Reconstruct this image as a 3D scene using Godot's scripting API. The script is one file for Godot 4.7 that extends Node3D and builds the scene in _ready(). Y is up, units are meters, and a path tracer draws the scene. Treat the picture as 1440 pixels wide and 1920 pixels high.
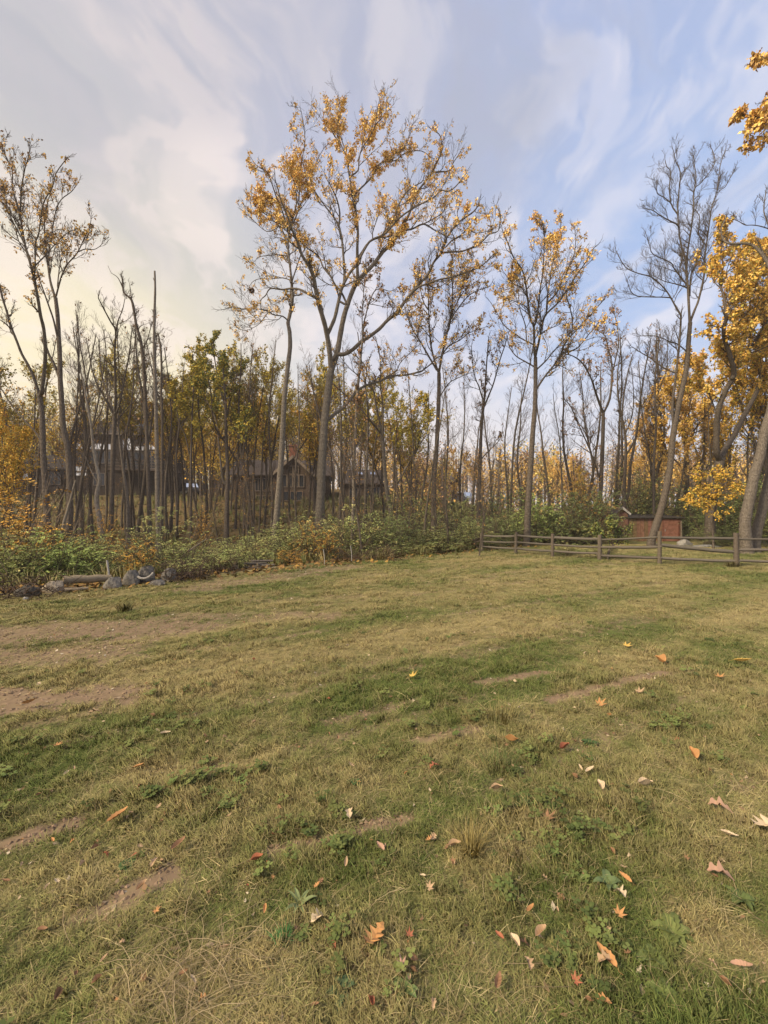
extends Node3D
# A mown backyard lawn at the edge of an autumn wood, a split rail fence on one side and houses on the slope behind.

const F := 805.5          # focal length of the lens for a picture 1920 high
const EYE := 1.7
const EDGE_A := Vector2(-7.6, -8.5)     # the line where the lawn ends and the wood begins
const EDGE_N := Vector2(-0.654, -0.757)

var rng := RandomNumberGenerator.new()
var M := {}
var used := {}
var n_bump := FastNoiseLite.new()
var n_leaf := FastNoiseLite.new()
var n_lump := FastNoiseLite.new()

# ---------------------------------------------------------------- shape collector
class Shape:
	var v := PackedVector3Array()
	var n := PackedVector3Array()
	var c := PackedColorArray()
	var i := PackedInt32Array()

	func tube(pts: PackedVector3Array, rad: PackedFloat32Array, sides: int, col: Color, cap := false) -> void:
		var count := pts.size()
		var base := v.size()
		var t := (pts[1] - pts[0]).normalized()
		var side := t.cross(Vector3(0.31, 0.17, 0.93)).normalized()
		for k in count:
			if k > 0 and k < count - 1:
				t = (pts[k + 1] - pts[k - 1]).normalized()
			elif k == count - 1:
				t = (pts[k] - pts[k - 1]).normalized()
			side = (side - t * side.dot(t)).normalized()
			var other := t.cross(side)
			var p := pts[k]
			var r := rad[k]
			for s in sides:
				var a := TAU * s / sides
				var d := side * cos(a) + other * sin(a)
				v.append(p + d * r)
				n.append(d)
				c.append(col)
		for k in count - 1:
			var a0 := base + k * sides
			for s in sides:
				var s1 := (s + 1) % sides
				i.append(a0 + s); i.append(a0 + sides + s); i.append(a0 + s1)
				i.append(a0 + s1); i.append(a0 + sides + s); i.append(a0 + sides + s1)
		if cap:
			for e in [0, count - 1]:
				var m := v.size()
				var d := (pts[0] - pts[1]).normalized() if e == 0 else (pts[count - 1] - pts[count - 2]).normalized()
				v.append(pts[e]); n.append(d); c.append(col)
				for s in sides:
					v.append(v[base + e * sides + s]); n.append(d); c.append(col)
				for s in sides:
					var s1 := (s + 1) % sides
					if e == 0:
						i.append(m); i.append(m + 1 + s); i.append(m + 1 + s1)
					else:
						i.append(m); i.append(m + 1 + s1); i.append(m + 1 + s)

	# a leaf: two faces folded along the midrib
	func leaf(p: Vector3, along: Vector3, across: Vector3, size: float, wide: float, col: Color) -> void:
		var b := v.size()
		var up := along.cross(across).normalized()
		v.append(p)
		v.append(p + along * size * 0.45 + across * size * wide + up * size * 0.12)
		v.append(p + along * size)
		v.append(p + along * size * 0.45 - across * size * wide + up * size * 0.12)
		for k in 4:
			n.append(up)
			c.append(col)
		i.append(b); i.append(b + 1); i.append(b + 2)
		i.append(b); i.append(b + 2); i.append(b + 3)

	func quad(a: Vector3, b: Vector3, cc: Vector3, d: Vector3, col := Color.WHITE) -> void:
		var m := v.size()
		var no := (cc - a).cross(b - a).normalized()
		for p in [a, b, cc, d]:
			v.append(p); n.append(no); c.append(col)
		i.append(m); i.append(m + 1); i.append(m + 2)
		i.append(m); i.append(m + 2); i.append(m + 3)

	func tri(a: Vector3, b: Vector3, cc: Vector3, col := Color.WHITE) -> void:
		var m := v.size()
		var no := (cc - a).cross(b - a).normalized()
		for p in [a, b, cc]:
			v.append(p); n.append(no); c.append(col)
		i.append(m); i.append(m + 1); i.append(m + 2)

	# a box with its own axes; lo..hi in those axes
	func box(t: Transform3D, lo: Vector3, hi: Vector3, col := Color.WHITE) -> void:
		var q: Array[Vector3] = []
		for k in 8:
			q.append(t * Vector3(hi.x if k & 1 else lo.x, hi.y if k & 2 else lo.y, hi.z if k & 4 else lo.z))
		quad(q[0], q[1], q[3], q[2], col)   # z lo
		quad(q[5], q[4], q[6], q[7], col)   # z hi
		quad(q[4], q[0], q[2], q[6], col)   # x lo
		quad(q[1], q[5], q[7], q[3], col)   # x hi
		quad(q[2], q[3], q[7], q[6], col)   # y hi
		quad(q[4], q[5], q[1], q[0], col)   # y lo

	func mesh(origin := Vector3.ZERO) -> ArrayMesh:
		var a := []
		a.resize(Mesh.ARRAY_MAX)
		var moved := v
		if origin != Vector3.ZERO:
			moved = v.duplicate()
			for k in moved.size():
				moved[k] -= origin
		a[Mesh.ARRAY_VERTEX] = moved
		a[Mesh.ARRAY_NORMAL] = n
		a[Mesh.ARRAY_COLOR] = c
		a[Mesh.ARRAY_INDEX] = i
		var m := ArrayMesh.new()
		m.add_surface_from_arrays(Mesh.PRIMITIVE_TRIANGLES, a)
		return m

# ---------------------------------------------------------------- helpers
func numbered(called: String) -> String:
	if not used.has(called):
		used[called] = 0
		return called
	used[called] += 1
	return "%s_%03d" % [called, used[called]]

func put(called: String, m: Mesh, mat: Material, parent: Node = null) -> MeshInstance3D:
	var o := MeshInstance3D.new()
	o.mesh = m
	o.material_override = mat
	if parent == null:
		o.name = numbered(called)
		add_child(o, true)
	else:
		var k := 0
		var nm := called
		while parent.has_node(nm):
			k += 1
			nm = "%s_%03d" % [called, k]
		o.name = nm
		parent.add_child(o, true)
	return o

func tag(o: Node, label: String, category: String, group := "") -> void:
	o.set_meta("label", label)
	o.set_meta("category", category)
	if group:
		o.set_meta("group", group)

func thing(called: String, label: String, category: String, at: Vector3, group := "") -> Node3D:
	var o := Node3D.new()
	o.name = numbered(called)
	add_child(o)
	o.position = at
	tag(o, label, category, group)
	return o

func copy_of(src: Node3D, called: String, label: String, category: String, at: Vector3, turn: float, grow_by: Vector3, group := "") -> Node3D:
	var o: Node3D = src.duplicate()
	o.name = numbered(called)
	add_child(o)
	o.position = at
	o.rotation.y = turn
	o.scale = grow_by
	tag(o, label, category, group)
	return o

func std(col: Color, rough := 0.9, vcol := false) -> StandardMaterial3D:
	var m := StandardMaterial3D.new()
	m.albedo_color = col.linear_to_srgb()
	m.roughness = rough
	m.metallic_specular = 0.25
	m.vertex_color_use_as_albedo = vcol
	m.cull_mode = BaseMaterial3D.CULL_DISABLED
	return m

func noise_tex(size: int, freq: float, octaves: int, ramp: Array, as_normal := false, strength := 4.0, kind := FastNoiseLite.TYPE_SIMPLEX, sd := 3) -> NoiseTexture2D:
	var f := FastNoiseLite.new()
	f.noise_type = kind
	f.frequency = freq
	f.fractal_octaves = octaves
	f.seed = sd
	var t := NoiseTexture2D.new()
	t.width = size
	t.height = size
	t.seamless = true
	t.noise = f
	if as_normal:
		t.as_normal_map = true
		t.bump_strength = strength
	else:
		var g := Gradient.new()
		g.offsets = PackedFloat32Array()
		g.colors = PackedColorArray()
		for k in ramp.size():
			g.add_point(float(k) / (ramp.size() - 1), (ramp[k] as Color).linear_to_srgb())
		t.color_ramp = g
	return t

func rv() -> Vector3:
	return Vector3(rng.randf_range(-1, 1), rng.randf_range(-1, 1), rng.randf_range(-1, 1))

func edge(x: float, z: float) -> float:
	return (x - EDGE_A.x) * EDGE_N.x + (z - EDGE_A.y) * EDGE_N.y

func ground_y(x: float, z: float) -> float:
	var d := maxf(-z, 0.0)
	var u := x / maxf(d, 1.0)
	var e := edge(x, z)
	var hill := smoothstep(24.0, 80.0, d) * 5.7 * (1.0 - 0.9 * smoothstep(0.06, 0.34, u))
	var dip := -0.75 * smoothstep(0.8, 4.5, e) * (1.0 - smoothstep(9.0, 22.0, e)) * (1.0 - smoothstep(0.1, 0.4, u))
	var rough := n_bump.get_noise_2d(x * 0.35, z * 0.35) * 0.35 * smoothstep(0.0, 5.0, e)
	var cross := x * 0.5 + z * 0.87
	var ridge := sin(cross * 10.5 + n_bump.get_noise_2d(x * 0.8, z * 0.8) * 5.0) * 0.007 * (0.5 + n_bump.get_noise_2d(x * 1.3 + 9.0, z * 1.3))
	var lumps := ridge + n_bump.get_noise_2d(x * 4.0, z * 4.0) * 0.018 + n_bump.get_noise_2d(x * 14.0, z * 14.0) * 0.01
	return hill + dip + rough + lumps

# the point at depth d that this place of the photograph shows, and the lawn under such a place
func at(px: float, py: float, d: float) -> Vector3:
	return Vector3((px - 720.0) / F * d, EYE - (py - 960.0) / F * d, -d)

func lawn_at(px: float, py: float) -> Vector3:
	var d := EYE * F / (py - 960.0)
	var x := (px - 720.0) / F * d
	return Vector3(x, ground_y(x, -d), -d)

func on_ground(px: float, d: float) -> Vector3:
	var x := (px - 720.0) / F * d
	return Vector3(x, ground_y(x, -d), -d)

# ---------------------------------------------------------------- camera, sky, sun
func make_camera() -> void:
	var cam := Camera3D.new()
	cam.name = "camera"
	cam.fov = rad_to_deg(2.0 * atan(960.0 / F))
	cam.near = 0.05
	cam.far = 2500.0
	cam.position = Vector3(0, EYE, 0)
	cam.current = true
	add_child(cam)

func make_sky() -> void:
	var w := 2304
	var h := 1152
	var im := Image.create(w, h, false, Image.FORMAT_RGB8)
	# colours of the air: azimuth and height in degrees, then sRGB and reach in degrees
	var spots := [
		[-40, 14, Color8(255, 242, 200), 13.0], [-27, 15, Color8(255, 241, 200), 12.0], [-33, 9, Color8(255, 238, 196), 12.0], [-36, 25, Color8(238, 230, 206), 10.0], [-46, 22, Color8(246, 234, 206), 12.0],
		[-38, 38, Color8(222, 216, 208), 12.0], [-24, 29, Color8(198, 198, 197), 11.0], [-18, 22, Color8(212, 210, 206), 8.0],
		[-28, 46, Color8(196, 193, 203), 13.0], [-8, 40, Color8(184, 189, 210), 14.0], [0, 55, Color8(176, 182, 210), 18.0],
		[14, 42, Color8(170, 184, 218), 14.0], [30, 44, Color8(166, 181, 217), 15.0], [24, 31, Color8(172, 193, 227), 11.0],
		[30, 24, Color8(160, 188, 233), 11.0], [42, 26, Color8(164, 191, 234), 13.0], [12, 28, Color8(182, 194, 224), 11.0],
		[0, 24, Color8(206, 208, 222), 10.0], [-8, 15, Color8(214, 219, 232), 8.0], [22, 14, Color8(206, 217, 236), 9.0], [36, 14, Color8(204, 216, 238), 9.0],
		[-5, 6, Color8(240, 226, 216), 9.0], [12, 6, Color8(240, 232, 228), 10.0], [30, 5, Color8(238, 228, 222), 11.0], [-28, 6, Color8(250, 232, 208), 12.0], [-46, 6, Color8(252, 234, 204), 13.0],
		[80, 30, Color8(172, 192, 226), 28.0], [140, 30, Color8(176, 190, 218), 32.0], [-90, 30, Color8(226, 220, 210), 26.0], [-140, 30, Color8(190, 196, 214), 32.0],
		[80, 6, Color8(226, 224, 228), 24.0], [-90, 6, Color8(240, 228, 210), 24.0], [180, 10, Color8(206, 208, 220), 36.0], [0, 82, Color8(178, 184, 208), 26.0],
	]
	var dirs := PackedVector3Array()
	var tints := PackedVector3Array()
	var reach := PackedFloat32Array()
	for s in spots:
		var az := deg_to_rad(s[0])
		var el := deg_to_rad(s[1])
		dirs.append(Vector3(sin(az) * cos(el), sin(el), -cos(az) * cos(el)))
		var l: Color = (s[2] as Color).srgb_to_linear()
		tints.append(Vector3(l.r, l.g, l.b))
		reach.append(1.0 / pow(deg_to_rad(s[3]), 2.0))
	# the smooth air, coarse and then scaled up
	var cw := 192
	var ch := 96
	var coarse := Image.create(cw, ch, false, Image.FORMAT_RGBF)
	for y in ch:
		var el := (0.5 - (y + 0.5) / ch) * PI
		for x in cw:
			var az := ((x + 0.5) / cw - 0.5) * TAU
			var d := Vector3(sin(az) * cos(el), sin(maxf(el, 0.0)), -cos(az) * cos(el)).normalized()
			var sum := Vector3.ZERO
			var total := 1e-6
			for k in dirs.size():
				var q := 2.0 - 2.0 * d.dot(dirs[k])
				var g := exp(-q * reach[k]) + 1e-5 / (q + 0.02)
				sum += tints[k] * g
				total += g
			sum /= total
			coarse.set_pixel(x, y, Color(sum.x, sum.y, sum.z))
	coarse.resize(w, h, Image.INTERPOLATE_CUBIC)
	var streak := FastNoiseLite.new()
	streak.seed = 11
	streak.frequency = 0.55
	streak.fractal_octaves = 6
	streak.fractal_gain = 0.56
	var puff := FastNoiseLite.new()
	puff.seed = 5
	puff.frequency = 0.8
	puff.fractal_octaves = 4
	for y in h:
		var el := (0.5 - (y + 0.5) / h) * PI
		for x in w:
			var c := coarse.get_pixel(x, y)
			if el > 0.0:
				var az := ((x + 0.5) / w - 0.5) * TAU
				var low := sin(el) + 0.12
				var px := sin(az) * cos(el) / low
				var pz := -cos(az) * cos(el) / low
				var wob := puff.get_noise_2d(px * 0.9 + 13.0, pz * 0.9) + 0.45 * puff.get_noise_2d(px * 2.7 + 3.0, pz * 2.7)
				var s := streak.get_noise_2d(px * 3.4 + 17.3 + wob * 0.8, pz * 1.15 + wob * 0.5)
				var s2 := streak.get_noise_2d(px * 9.0 + 40.0 + wob * 1.2, pz * 3.0 + 9.0 + wob * 0.7)
				var s3 := streak.get_noise_2d(px * 6.0 + wob * 1.3 + 71.0, pz * 5.0 - wob)
				var left := smoothstep(0.25, -0.55, sin(az))
				var b := puff.get_noise_2d(px * 1.1 + 20.0, pz * 0.8 + 7.0)
				var fade := smoothstep(0.02, 0.3, el)
				var bright := (smoothstep(-0.02, 0.42, s) * 0.6 + smoothstep(0.0, 0.38, s2) * 0.42 + smoothstep(0.04, 0.36, s3) * 0.6 * (0.2 + 0.8 * left)) * fade
				var dark := (smoothstep(-0.1, 0.45, b) * 0.45 + smoothstep(0.0, 0.4, -s) * 0.28) * fade * smoothstep(0.25, 0.7, el)
				c = c.lerp(Color(c.r * 0.3 + 0.62 + 0.06 * left, c.g * 0.3 + 0.585, c.b * 0.3 + 0.60 - 0.06 * left), minf(bright, 0.8))
				c = c.lerp(Color(0.44, 0.45, 0.52), minf(dark, 0.7))
			im.set_pixel((x + w / 2) % w, y, Color(c.r, c.g, c.b).linear_to_srgb())
	var sky := Sky.new()
	var pano := PanoramaSkyMaterial.new()
	pano.panorama = ImageTexture.create_from_image(im)
	pano.filter = true
	sky.sky_material = pano
	var e := Environment.new()
	e.background_mode = Environment.BG_SKY
	e.sky = sky
	e.tonemap_mode = Environment.TONE_MAPPER_LINEAR
	e.tonemap_exposure = 3.4
	e.background_energy_multiplier = 0.325
	e.sdfgi_enabled = true
	e.ssao_enabled = true
	e.ssil_enabled = true
	e.fog_enabled = true
	e.fog_density = 0.0008
	e.fog_light_color = Color(0.86, 0.83, 0.82)
	var we := WorldEnvironment.new()
	we.name = "environment"
	we.environment = e
	add_child(we)

func make_sun() -> void:
	var sun := DirectionalLight3D.new()
	sun.name = "sun"
	sun.light_energy = 0.5
	sun.light_color = Color(1.0, 0.92, 0.78)
	sun.light_angular_distance = 14.0
	sun.shadow_enabled = true
	# behind the camera on the left, through thin cloud
	sun.look_at_from_position(Vector3(-7.0, 6.4, 4.4), Vector3.ZERO, Vector3.UP)
	add_child(sun)

# ---------------------------------------------------------------- materials
func make_materials() -> void:
	var bark := std(Color(1, 1, 1), 0.95, true)
	bark.albedo_texture = noise_tex(512, 0.02, 5, [Color(0.22, 0.215, 0.21), Color(0.6, 0.59, 0.58), Color(0.88, 0.87, 0.86), Color(1, 1, 1)])
	bark.normal_enabled = true
	bark.normal_texture = noise_tex(512, 0.03, 5, [], true, 14.0, FastNoiseLite.TYPE_SIMPLEX, 8)
	bark.normal_scale = 1.4
	bark.uv1_triplanar = true
	bark.uv1_scale = Vector3(2.6, 0.45, 2.6)
	M.bark = bark
	var leaf := std(Color(1, 1, 1), 0.65, true)
	leaf.backlight = Color(1, 1, 1)
	M.leaf = leaf
	var grass := std(Color(1, 1, 1), 0.75, true)
	grass.backlight = Color(0.5, 0.5, 0.5)
	M.grass = grass
	var dead := std(Color(1, 1, 1), 0.8, true)
	dead.backlight = Color(0.25, 0.25, 0.25)
	M.dead = dead
	var wood := std(Color(1, 1, 1), 0.92, true)
	wood.albedo_texture = noise_tex(512, 0.03, 5, [Color(0.45, 0.43, 0.41), Color(0.75, 0.73, 0.7), Color(1, 1, 1)], false, 4.0, FastNoiseLite.TYPE_SIMPLEX, 21)
	wood.normal_enabled = true
	wood.normal_texture = noise_tex(512, 0.04, 4, [], true, 8.0, FastNoiseLite.TYPE_SIMPLEX, 22)
	wood.uv1_triplanar = true
	wood.uv1_scale = Vector3(0.7, 5.0, 5.0)
	M.wood = wood
	var upright: StandardMaterial3D = wood.duplicate()
	upright.uv1_scale = Vector3(5.0, 0.7, 5.0)
	M.upright = upright
	var stone := std(Color(1, 1, 1), 0.9, true)
	stone.albedo_texture = noise_tex(512, 0.018, 6, [Color(0.4, 0.39, 0.38), Color(0.72, 0.7, 0.67), Color(0.9, 0.88, 0.85), Color(1, 0.98, 0.95)], false, 4.0, FastNoiseLite.TYPE_SIMPLEX, 31)
	stone.normal_enabled = true
	stone.normal_texture = noise_tex(512, 0.03, 6, [], true, 10.0, FastNoiseLite.TYPE_SIMPLEX, 32)
	stone.uv1_triplanar = true
	stone.uv1_scale = Vector3(1.6, 1.6, 1.6)
	M.stone = stone
	var paint := std(Color(1, 1, 1), 0.85, true)
	paint.albedo_texture = noise_tex(512, 0.015, 5, [Color(0.55, 0.52, 0.5), Color(0.9, 0.88, 0.86), Color(1, 1, 1)], false, 4.0, FastNoiseLite.TYPE_SIMPLEX, 41)
	paint.uv1_triplanar = true
	paint.uv1_scale = Vector3(0.5, 0.5, 0.5)
	M.paint = paint
	var glass := std(Color(0.025, 0.026, 0.028), 0.12)
	glass.metallic_specular = 0.5
	M.glass = glass
	var bright := std(Color(0.75, 0.77, 0.8), 0.06)
	bright.metallic = 1.0
	M.bright_glass = bright
	M.painted_reflection = std(Color(0.82, 0.83, 0.85), 0.6)  # matte white standing in for bright sky mirrored in window panes
	var metal := std(Color(0.5, 0.5, 0.49), 0.45)
	metal.metallic = 0.7
	M.metal = metal
	var floor_m := std(Color(1, 1, 1), 0.97)
	floor_m.albedo_texture = noise_tex(1024, 0.05, 6, [Color(0.06, 0.045, 0.026), Color(0.13, 0.095, 0.05), Color(0.18, 0.14, 0.065), Color(0.24, 0.16, 0.065), Color(0.3, 0.19, 0.085)], false, 4.0, FastNoiseLite.TYPE_SIMPLEX, 51)
	floor_m.normal_enabled = true
	floor_m.normal_texture = noise_tex(512, 0.06, 5, [], true, 14.0, FastNoiseLite.TYPE_SIMPLEX, 52)
	floor_m.uv1_triplanar = true
	floor_m.uv1_world_triplanar = true
	floor_m.uv1_scale = Vector3(0.22, 0.22, 0.22)
	M.floor = floor_m

# ---------------------------------------------------------------- the lawn
const LW := 1100
const LH := 780
const LX := -20.0
const LZ := 0.6
const LSTEP := 0.04
var bare := PackedFloat32Array()     # how bare of grass the lawn is, 0 to 1
var dry := PackedFloat32Array()      # how straw-like the grass is, 0 to 1

func smear(ax: float, ay: float, bx: float, by: float, wide: float, amount: float, is_dry := false) -> void:
	# a worn strip of the lawn between two of its places, in metres (x, distance)
	var a := Vector2(ax, -ay)
	var b := Vector2(bx, -by)
	var lo := Vector2(minf(a.x, b.x), minf(a.y, b.y)) - Vector2.ONE * wide * 1.6
	var hi := Vector2(maxf(a.x, b.x), maxf(a.y, b.y)) + Vector2.ONE * wide * 1.6
	for j in range(maxi(0, int((LZ - hi.y) / LSTEP)), mini(LH, int((LZ - lo.y) / LSTEP) + 1)):
		for k in range(maxi(0, int((lo.x - LX) / LSTEP)), mini(LW, int((hi.x - LX) / LSTEP) + 1)):
			var p := Vector2(LX + k * LSTEP, LZ - j * LSTEP)
			var t := clampf((p - a).dot(b - a) / maxf((b - a).length_squared(), 1e-6), 0.0, 1.0)
			var d := p.distance_to(a.lerp(b, t)) / wide
			d += n_lump.get_noise_2d(p.x * 3.0, p.y * 3.0) * 0.5 + n_lump.get_noise_2d(p.x * 11.0, p.y * 11.0) * 0.35
			var s := amount * (1.0 - smoothstep(0.45, 1.25, d))
			var at_k := j * LW + k
			if is_dry:
				dry[at_k] = maxf(dry[at_k], s)
			else:
				bare[at_k] = maxf(bare[at_k], s)

func lawn_k(x: float, z: float) -> int:
	return clampi(int((LZ - z) / LSTEP), 0, LH - 1) * LW + clampi(int((x - LX) / LSTEP), 0, LW - 1)

func make_lawn() -> void:
	bare.resize(LW * LH)
	dry.resize(LW * LH)
	var patch := FastNoiseLite.new()
	patch.seed = 71
	patch.frequency = 0.2
	patch.fractal_octaves = 4
	for j in LH:
		var z := LZ - j * LSTEP
		for k in LW:
			var x := LX + k * LSTEP
			# mowing leaves long streaks that run from near left to far right
			var along := x * 0.87 - z * 0.5
			var cross := x * 0.5 + z * 0.87
			var s := patch.get_noise_2d(along * 0.4, cross * 3.4)
			var s2 := patch.get_noise_2d(x * 1.5 + 50.0, z * 1.5)
			dry[j * LW + k] = clampf(0.45 + s * 0.8 + s2 * 0.65, 0.0, 1.0)
	# bare earth with chips on the left, tyre marks, and strawy places
	smear(-5.4, 5.9, -3.1, 6.3, 0.75, 0.86)
	smear(-4.6, 5.0, -3.3, 5.2, 0.5, 0.8)
	smear(-3.6, 6.9, -0.9, 7.0, 0.34, 0.72)
	smear(-4.4, 3.75, -2.5, 3.95, 0.32, 0.95)
	smear(-2.6, 8.1, -0.6, 8.6, 0.3, 0.5)
	smear(-0.6, 2.13, 0.12, 2.36, 0.065, 1.0)
	smear(-2.2, 2.02, -1.7, 2.32, 0.08, 1.0)
	smear(-0.5, 3.45, 0.25, 3.8, 0.09, 0.7)
	smear(1.45, 3.86, 2.95, 4.5, 0.1, 1.0)
	smear(0.9, 4.25, 1.7, 4.52, 0.09, 0.95)
	smear(0.25, 3.15, 0.7, 3.32, 0.1, 0.9)
	smear(1.3, 3.1, 3.1, 4.1, 0.07, 0.55)
	smear(2.1, 2.62, 2.5, 2.75, 0.08, 0.6)
	smear(-1.2, 1.85, -1.02, 1.98, 0.07, 0.95)
	smear(-1.3, 1.78, -1.15, 1.86, 0.05, 0.8)
	smear(-1.5, 2.75, -1.0, 2.85, 0.14, 0.55)
	smear(-0.8, 11.2, 2.6, 13.4, 0.5, 0.35)
	smear(-4.2, 9.6, -1.2, 13.2, 0.7, 0.75)
	smear(-0.9, 1.5, -0.45, 1.58, 0.16, 1.0, true)
	smear(-1.6, 2.75, -0.9, 2.85, 0.2, 1.0, true)
	smear(0.4, 2.0, 0.75, 2.3, 0.2, 0.8, true)
	smear(1.3, 1.7, 1.5, 1.6, 0.2, 0.7, true)
	smear(3.0, 10.0, 7.0, 11.5, 1.6, 0.75, true)
	smear(-1.0, 9.0, 4.0, 9.4, 0.8, 0.6, true)
	# faint ruts that the mower's wheels left, all running the same way
	for q in [[-3.6, 3.0, 1.9], [-2.4, 3.1, 3.2], [-1.2, 2.75, 2.4], [0.6, 2.6, 1.6], [-0.9, 4.4, 4.5], [0.8, 5.0, 4.0], [2.2, 5.6, 3.5], [-2.8, 5.0, 2.6], [1.0, 7.0, 6.0], [-1.5, 7.6, 6.5], [3.0, 8.2, 5.5], [0.5, 9.8, 8.0], [2.5, 11.4, 8.0]]:
		smear(q[0], q[1], q[0] + q[2] * 0.87, q[1] + q[2] * 0.5, 0.06 + q[1] * 0.008, 0.55)
	var im := Image.create(LW, LH, false, Image.FORMAT_RGB8)
	for j in LH:
		var z := LZ - j * LSTEP
		for k in LW:
			var x := LX + k * LSTEP
			var g := j * LW + k
			var fine := n_lump.get_noise_2d(x * 40.0, z * 40.0)
			var mid := n_lump.get_noise_2d(x * 9.0, z * 9.0)
			var d := clampf(dry[g] + fine * 0.35 + mid * 0.3, 0.0, 1.0)
			var c := Color(0.125, 0.125, 0.048).lerp(Color(0.33, 0.265, 0.125), d)
			c = c.lerp(Color(0.22, 0.155, 0.10), clampf(bare[g] * (1.0 + mid * 0.5), 0.0, 1.0))
			c *= 1.0 + fine * 0.35
			im.set_pixel(k, j, Color(c.r, c.g, c.b).linear_to_srgb())
	var mat := std(Color(1, 1, 1), 0.96)
	mat.albedo_texture = ImageTexture.create_from_image(im)
	mat.texture_repeat = false
	# the sheet itself: finer near the camera
	var xs := PackedFloat32Array()
	var zs := PackedFloat32Array()
	var q := -32.0
	while q < 40.0:
		xs.append(q)
		q += 0.12 if absf(q) < 5.0 else (0.25 if absf(q) < 14.0 else 0.8)
	q = 8.0
	while q > -34.0:
		zs.append(q)
		q -= 0.12 if q < 0.0 and q > -7.0 else 0.3
	var v := PackedVector3Array()
	var nn := PackedVector3Array()
	var uv := PackedVector2Array()
	var id := PackedInt32Array()
	for z in zs:
		for x in xs:
			var y := ground_y(x, z)
			v.append(Vector3(x, y, z))
			nn.append(Vector3(y - ground_y(x + 0.15, z), 0.15, y - ground_y(x, z + 0.15)).normalized())
			uv.append(Vector2((x - LX) / (LW * LSTEP), (LZ - z) / (LH * LSTEP)))
	for j in zs.size() - 1:
		for k in xs.size() - 1:
			if edge(xs[k], zs[j]) > 1.4 + n_lump.get_noise_2d(xs[k] * 1.2, zs[j] * 1.2):
				continue
			var a := j * xs.size() + k
			var b := a + xs.size()
			id.append(a); id.append(b); id.append(a + 1)
			id.append(a + 1); id.append(b); id.append(b + 1)
	var arr := []
	arr.resize(Mesh.ARRAY_MAX)
	arr[Mesh.ARRAY_VERTEX] = v
	arr[Mesh.ARRAY_NORMAL] = nn
	arr[Mesh.ARRAY_TEX_UV] = uv
	arr[Mesh.ARRAY_INDEX] = id
	var m := ArrayMesh.new()
	m.add_surface_from_arrays(Mesh.PRIMITIVE_TRIANGLES, arr)
	put("lawn", m, mat).set_meta("kind", "structure")

func make_forest_floor() -> void:
	var xs := PackedFloat32Array()
	var zs := PackedFloat32Array()
	for k in range(-62, 63):
		xs.append(signf(k) * (absf(k) * 0.9 + pow(absf(k) / 62.0, 4.0) * 190.0))
	for k in range(0, 110):
		zs.append(14.0 - k * 0.9 - pow(k / 110.0, 4.0) * 170.0)
	var v := PackedVector3Array()
	var nn := PackedVector3Array()
	var id := PackedInt32Array()
	for z in zs:
		for x in xs:
			var y := ground_y(x, z) - 0.06 * (1.0 - smoothstep(1.5, 3.0, edge(x, z)))
			v.append(Vector3(x, y, z))
			nn.append(Vector3(ground_y(x - 0.4, z) - ground_y(x + 0.4, z), 0.8, ground_y(x, z - 0.4) - ground_y(x, z + 0.4)).normalized())
	for j in zs.size() - 1:
		for k in xs.size() - 1:
			var a := j * xs.size() + k
			var b := a + xs.size()
			if edge(xs[k], zs[j]) < -3.2 and absf(xs[k]) < 28.0 and zs[j] < 6.0:
				continue
			id.append(a); id.append(b); id.append(a + 1)
			id.append(a + 1); id.append(b); id.append(b + 1)
	var arr := []
	arr.resize(Mesh.ARRAY_MAX)
	arr[Mesh.ARRAY_VERTEX] = v
	arr[Mesh.ARRAY_NORMAL] = nn
	arr[Mesh.ARRAY_INDEX] = id
	var m := ArrayMesh.new()
	m.add_surface_from_arrays(Mesh.PRIMITIVE_TRIANGLES, arr)
	put("forest_ground", m, M.floor).set_meta("kind", "structure")

# ---------------------------------------------------------------- grass, straw, clover
func blade(s: Shape, p: Vector3, lean: Vector3, tall: float, wide: float, col: Color) -> void:
	var across := lean.cross(Vector3.UP)
	across = (across if across.length() > 0.01 else Vector3.RIGHT).normalized().rotated(Vector3.UP, rng.randf_range(-0.6, 0.6)) * wide
	var mid := p + Vector3.UP * tall * 0.6 + lean * tall * 0.35
	var tip := p + Vector3.UP * tall * 0.88 + lean * tall * 0.95
	var b := s.v.size()
	for q in [p - across, p + across, mid - across * 0.8, mid + across * 0.8, tip]:
		s.v.append(q)
		s.n.append(Vector3(rng.randf_range(-0.3, 0.3), 1, rng.randf_range(-0.3, 0.3)).normalized())
		s.c.append(col)
	for q in [0, 2, 1, 1, 2, 3, 2, 4, 3]:
		s.i.append(b + q)

func tuft(blades: int, spread: float, tall: float, lean_by: float, wide: float, dry_share: float) -> ArrayMesh:
	var s := Shape.new()
	for k in blades:
		var a := rng.randf() * TAU
		var r := sqrt(rng.randf()) * spread
		var p := Vector3(cos(a) * r, -0.004, sin(a) * r)
		var la := rng.randf() * TAU
		var lean := Vector3(cos(la), 0, sin(la)) * rng.randf_range(0.15, 1.0) * lean_by
		var g := rng.randf_range(0.45, 1.45)
		var col := Color(g, g, g)
		if rng.randf() < dry_share:
			col = Color(1.8 * g, 1.45 * g, 1.7 * g)
		blade(s, p, lean, tall * rng.randf_range(0.5, 1.25), wide * rng.randf_range(0.7, 1.3), col)
	return s.mesh()

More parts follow.
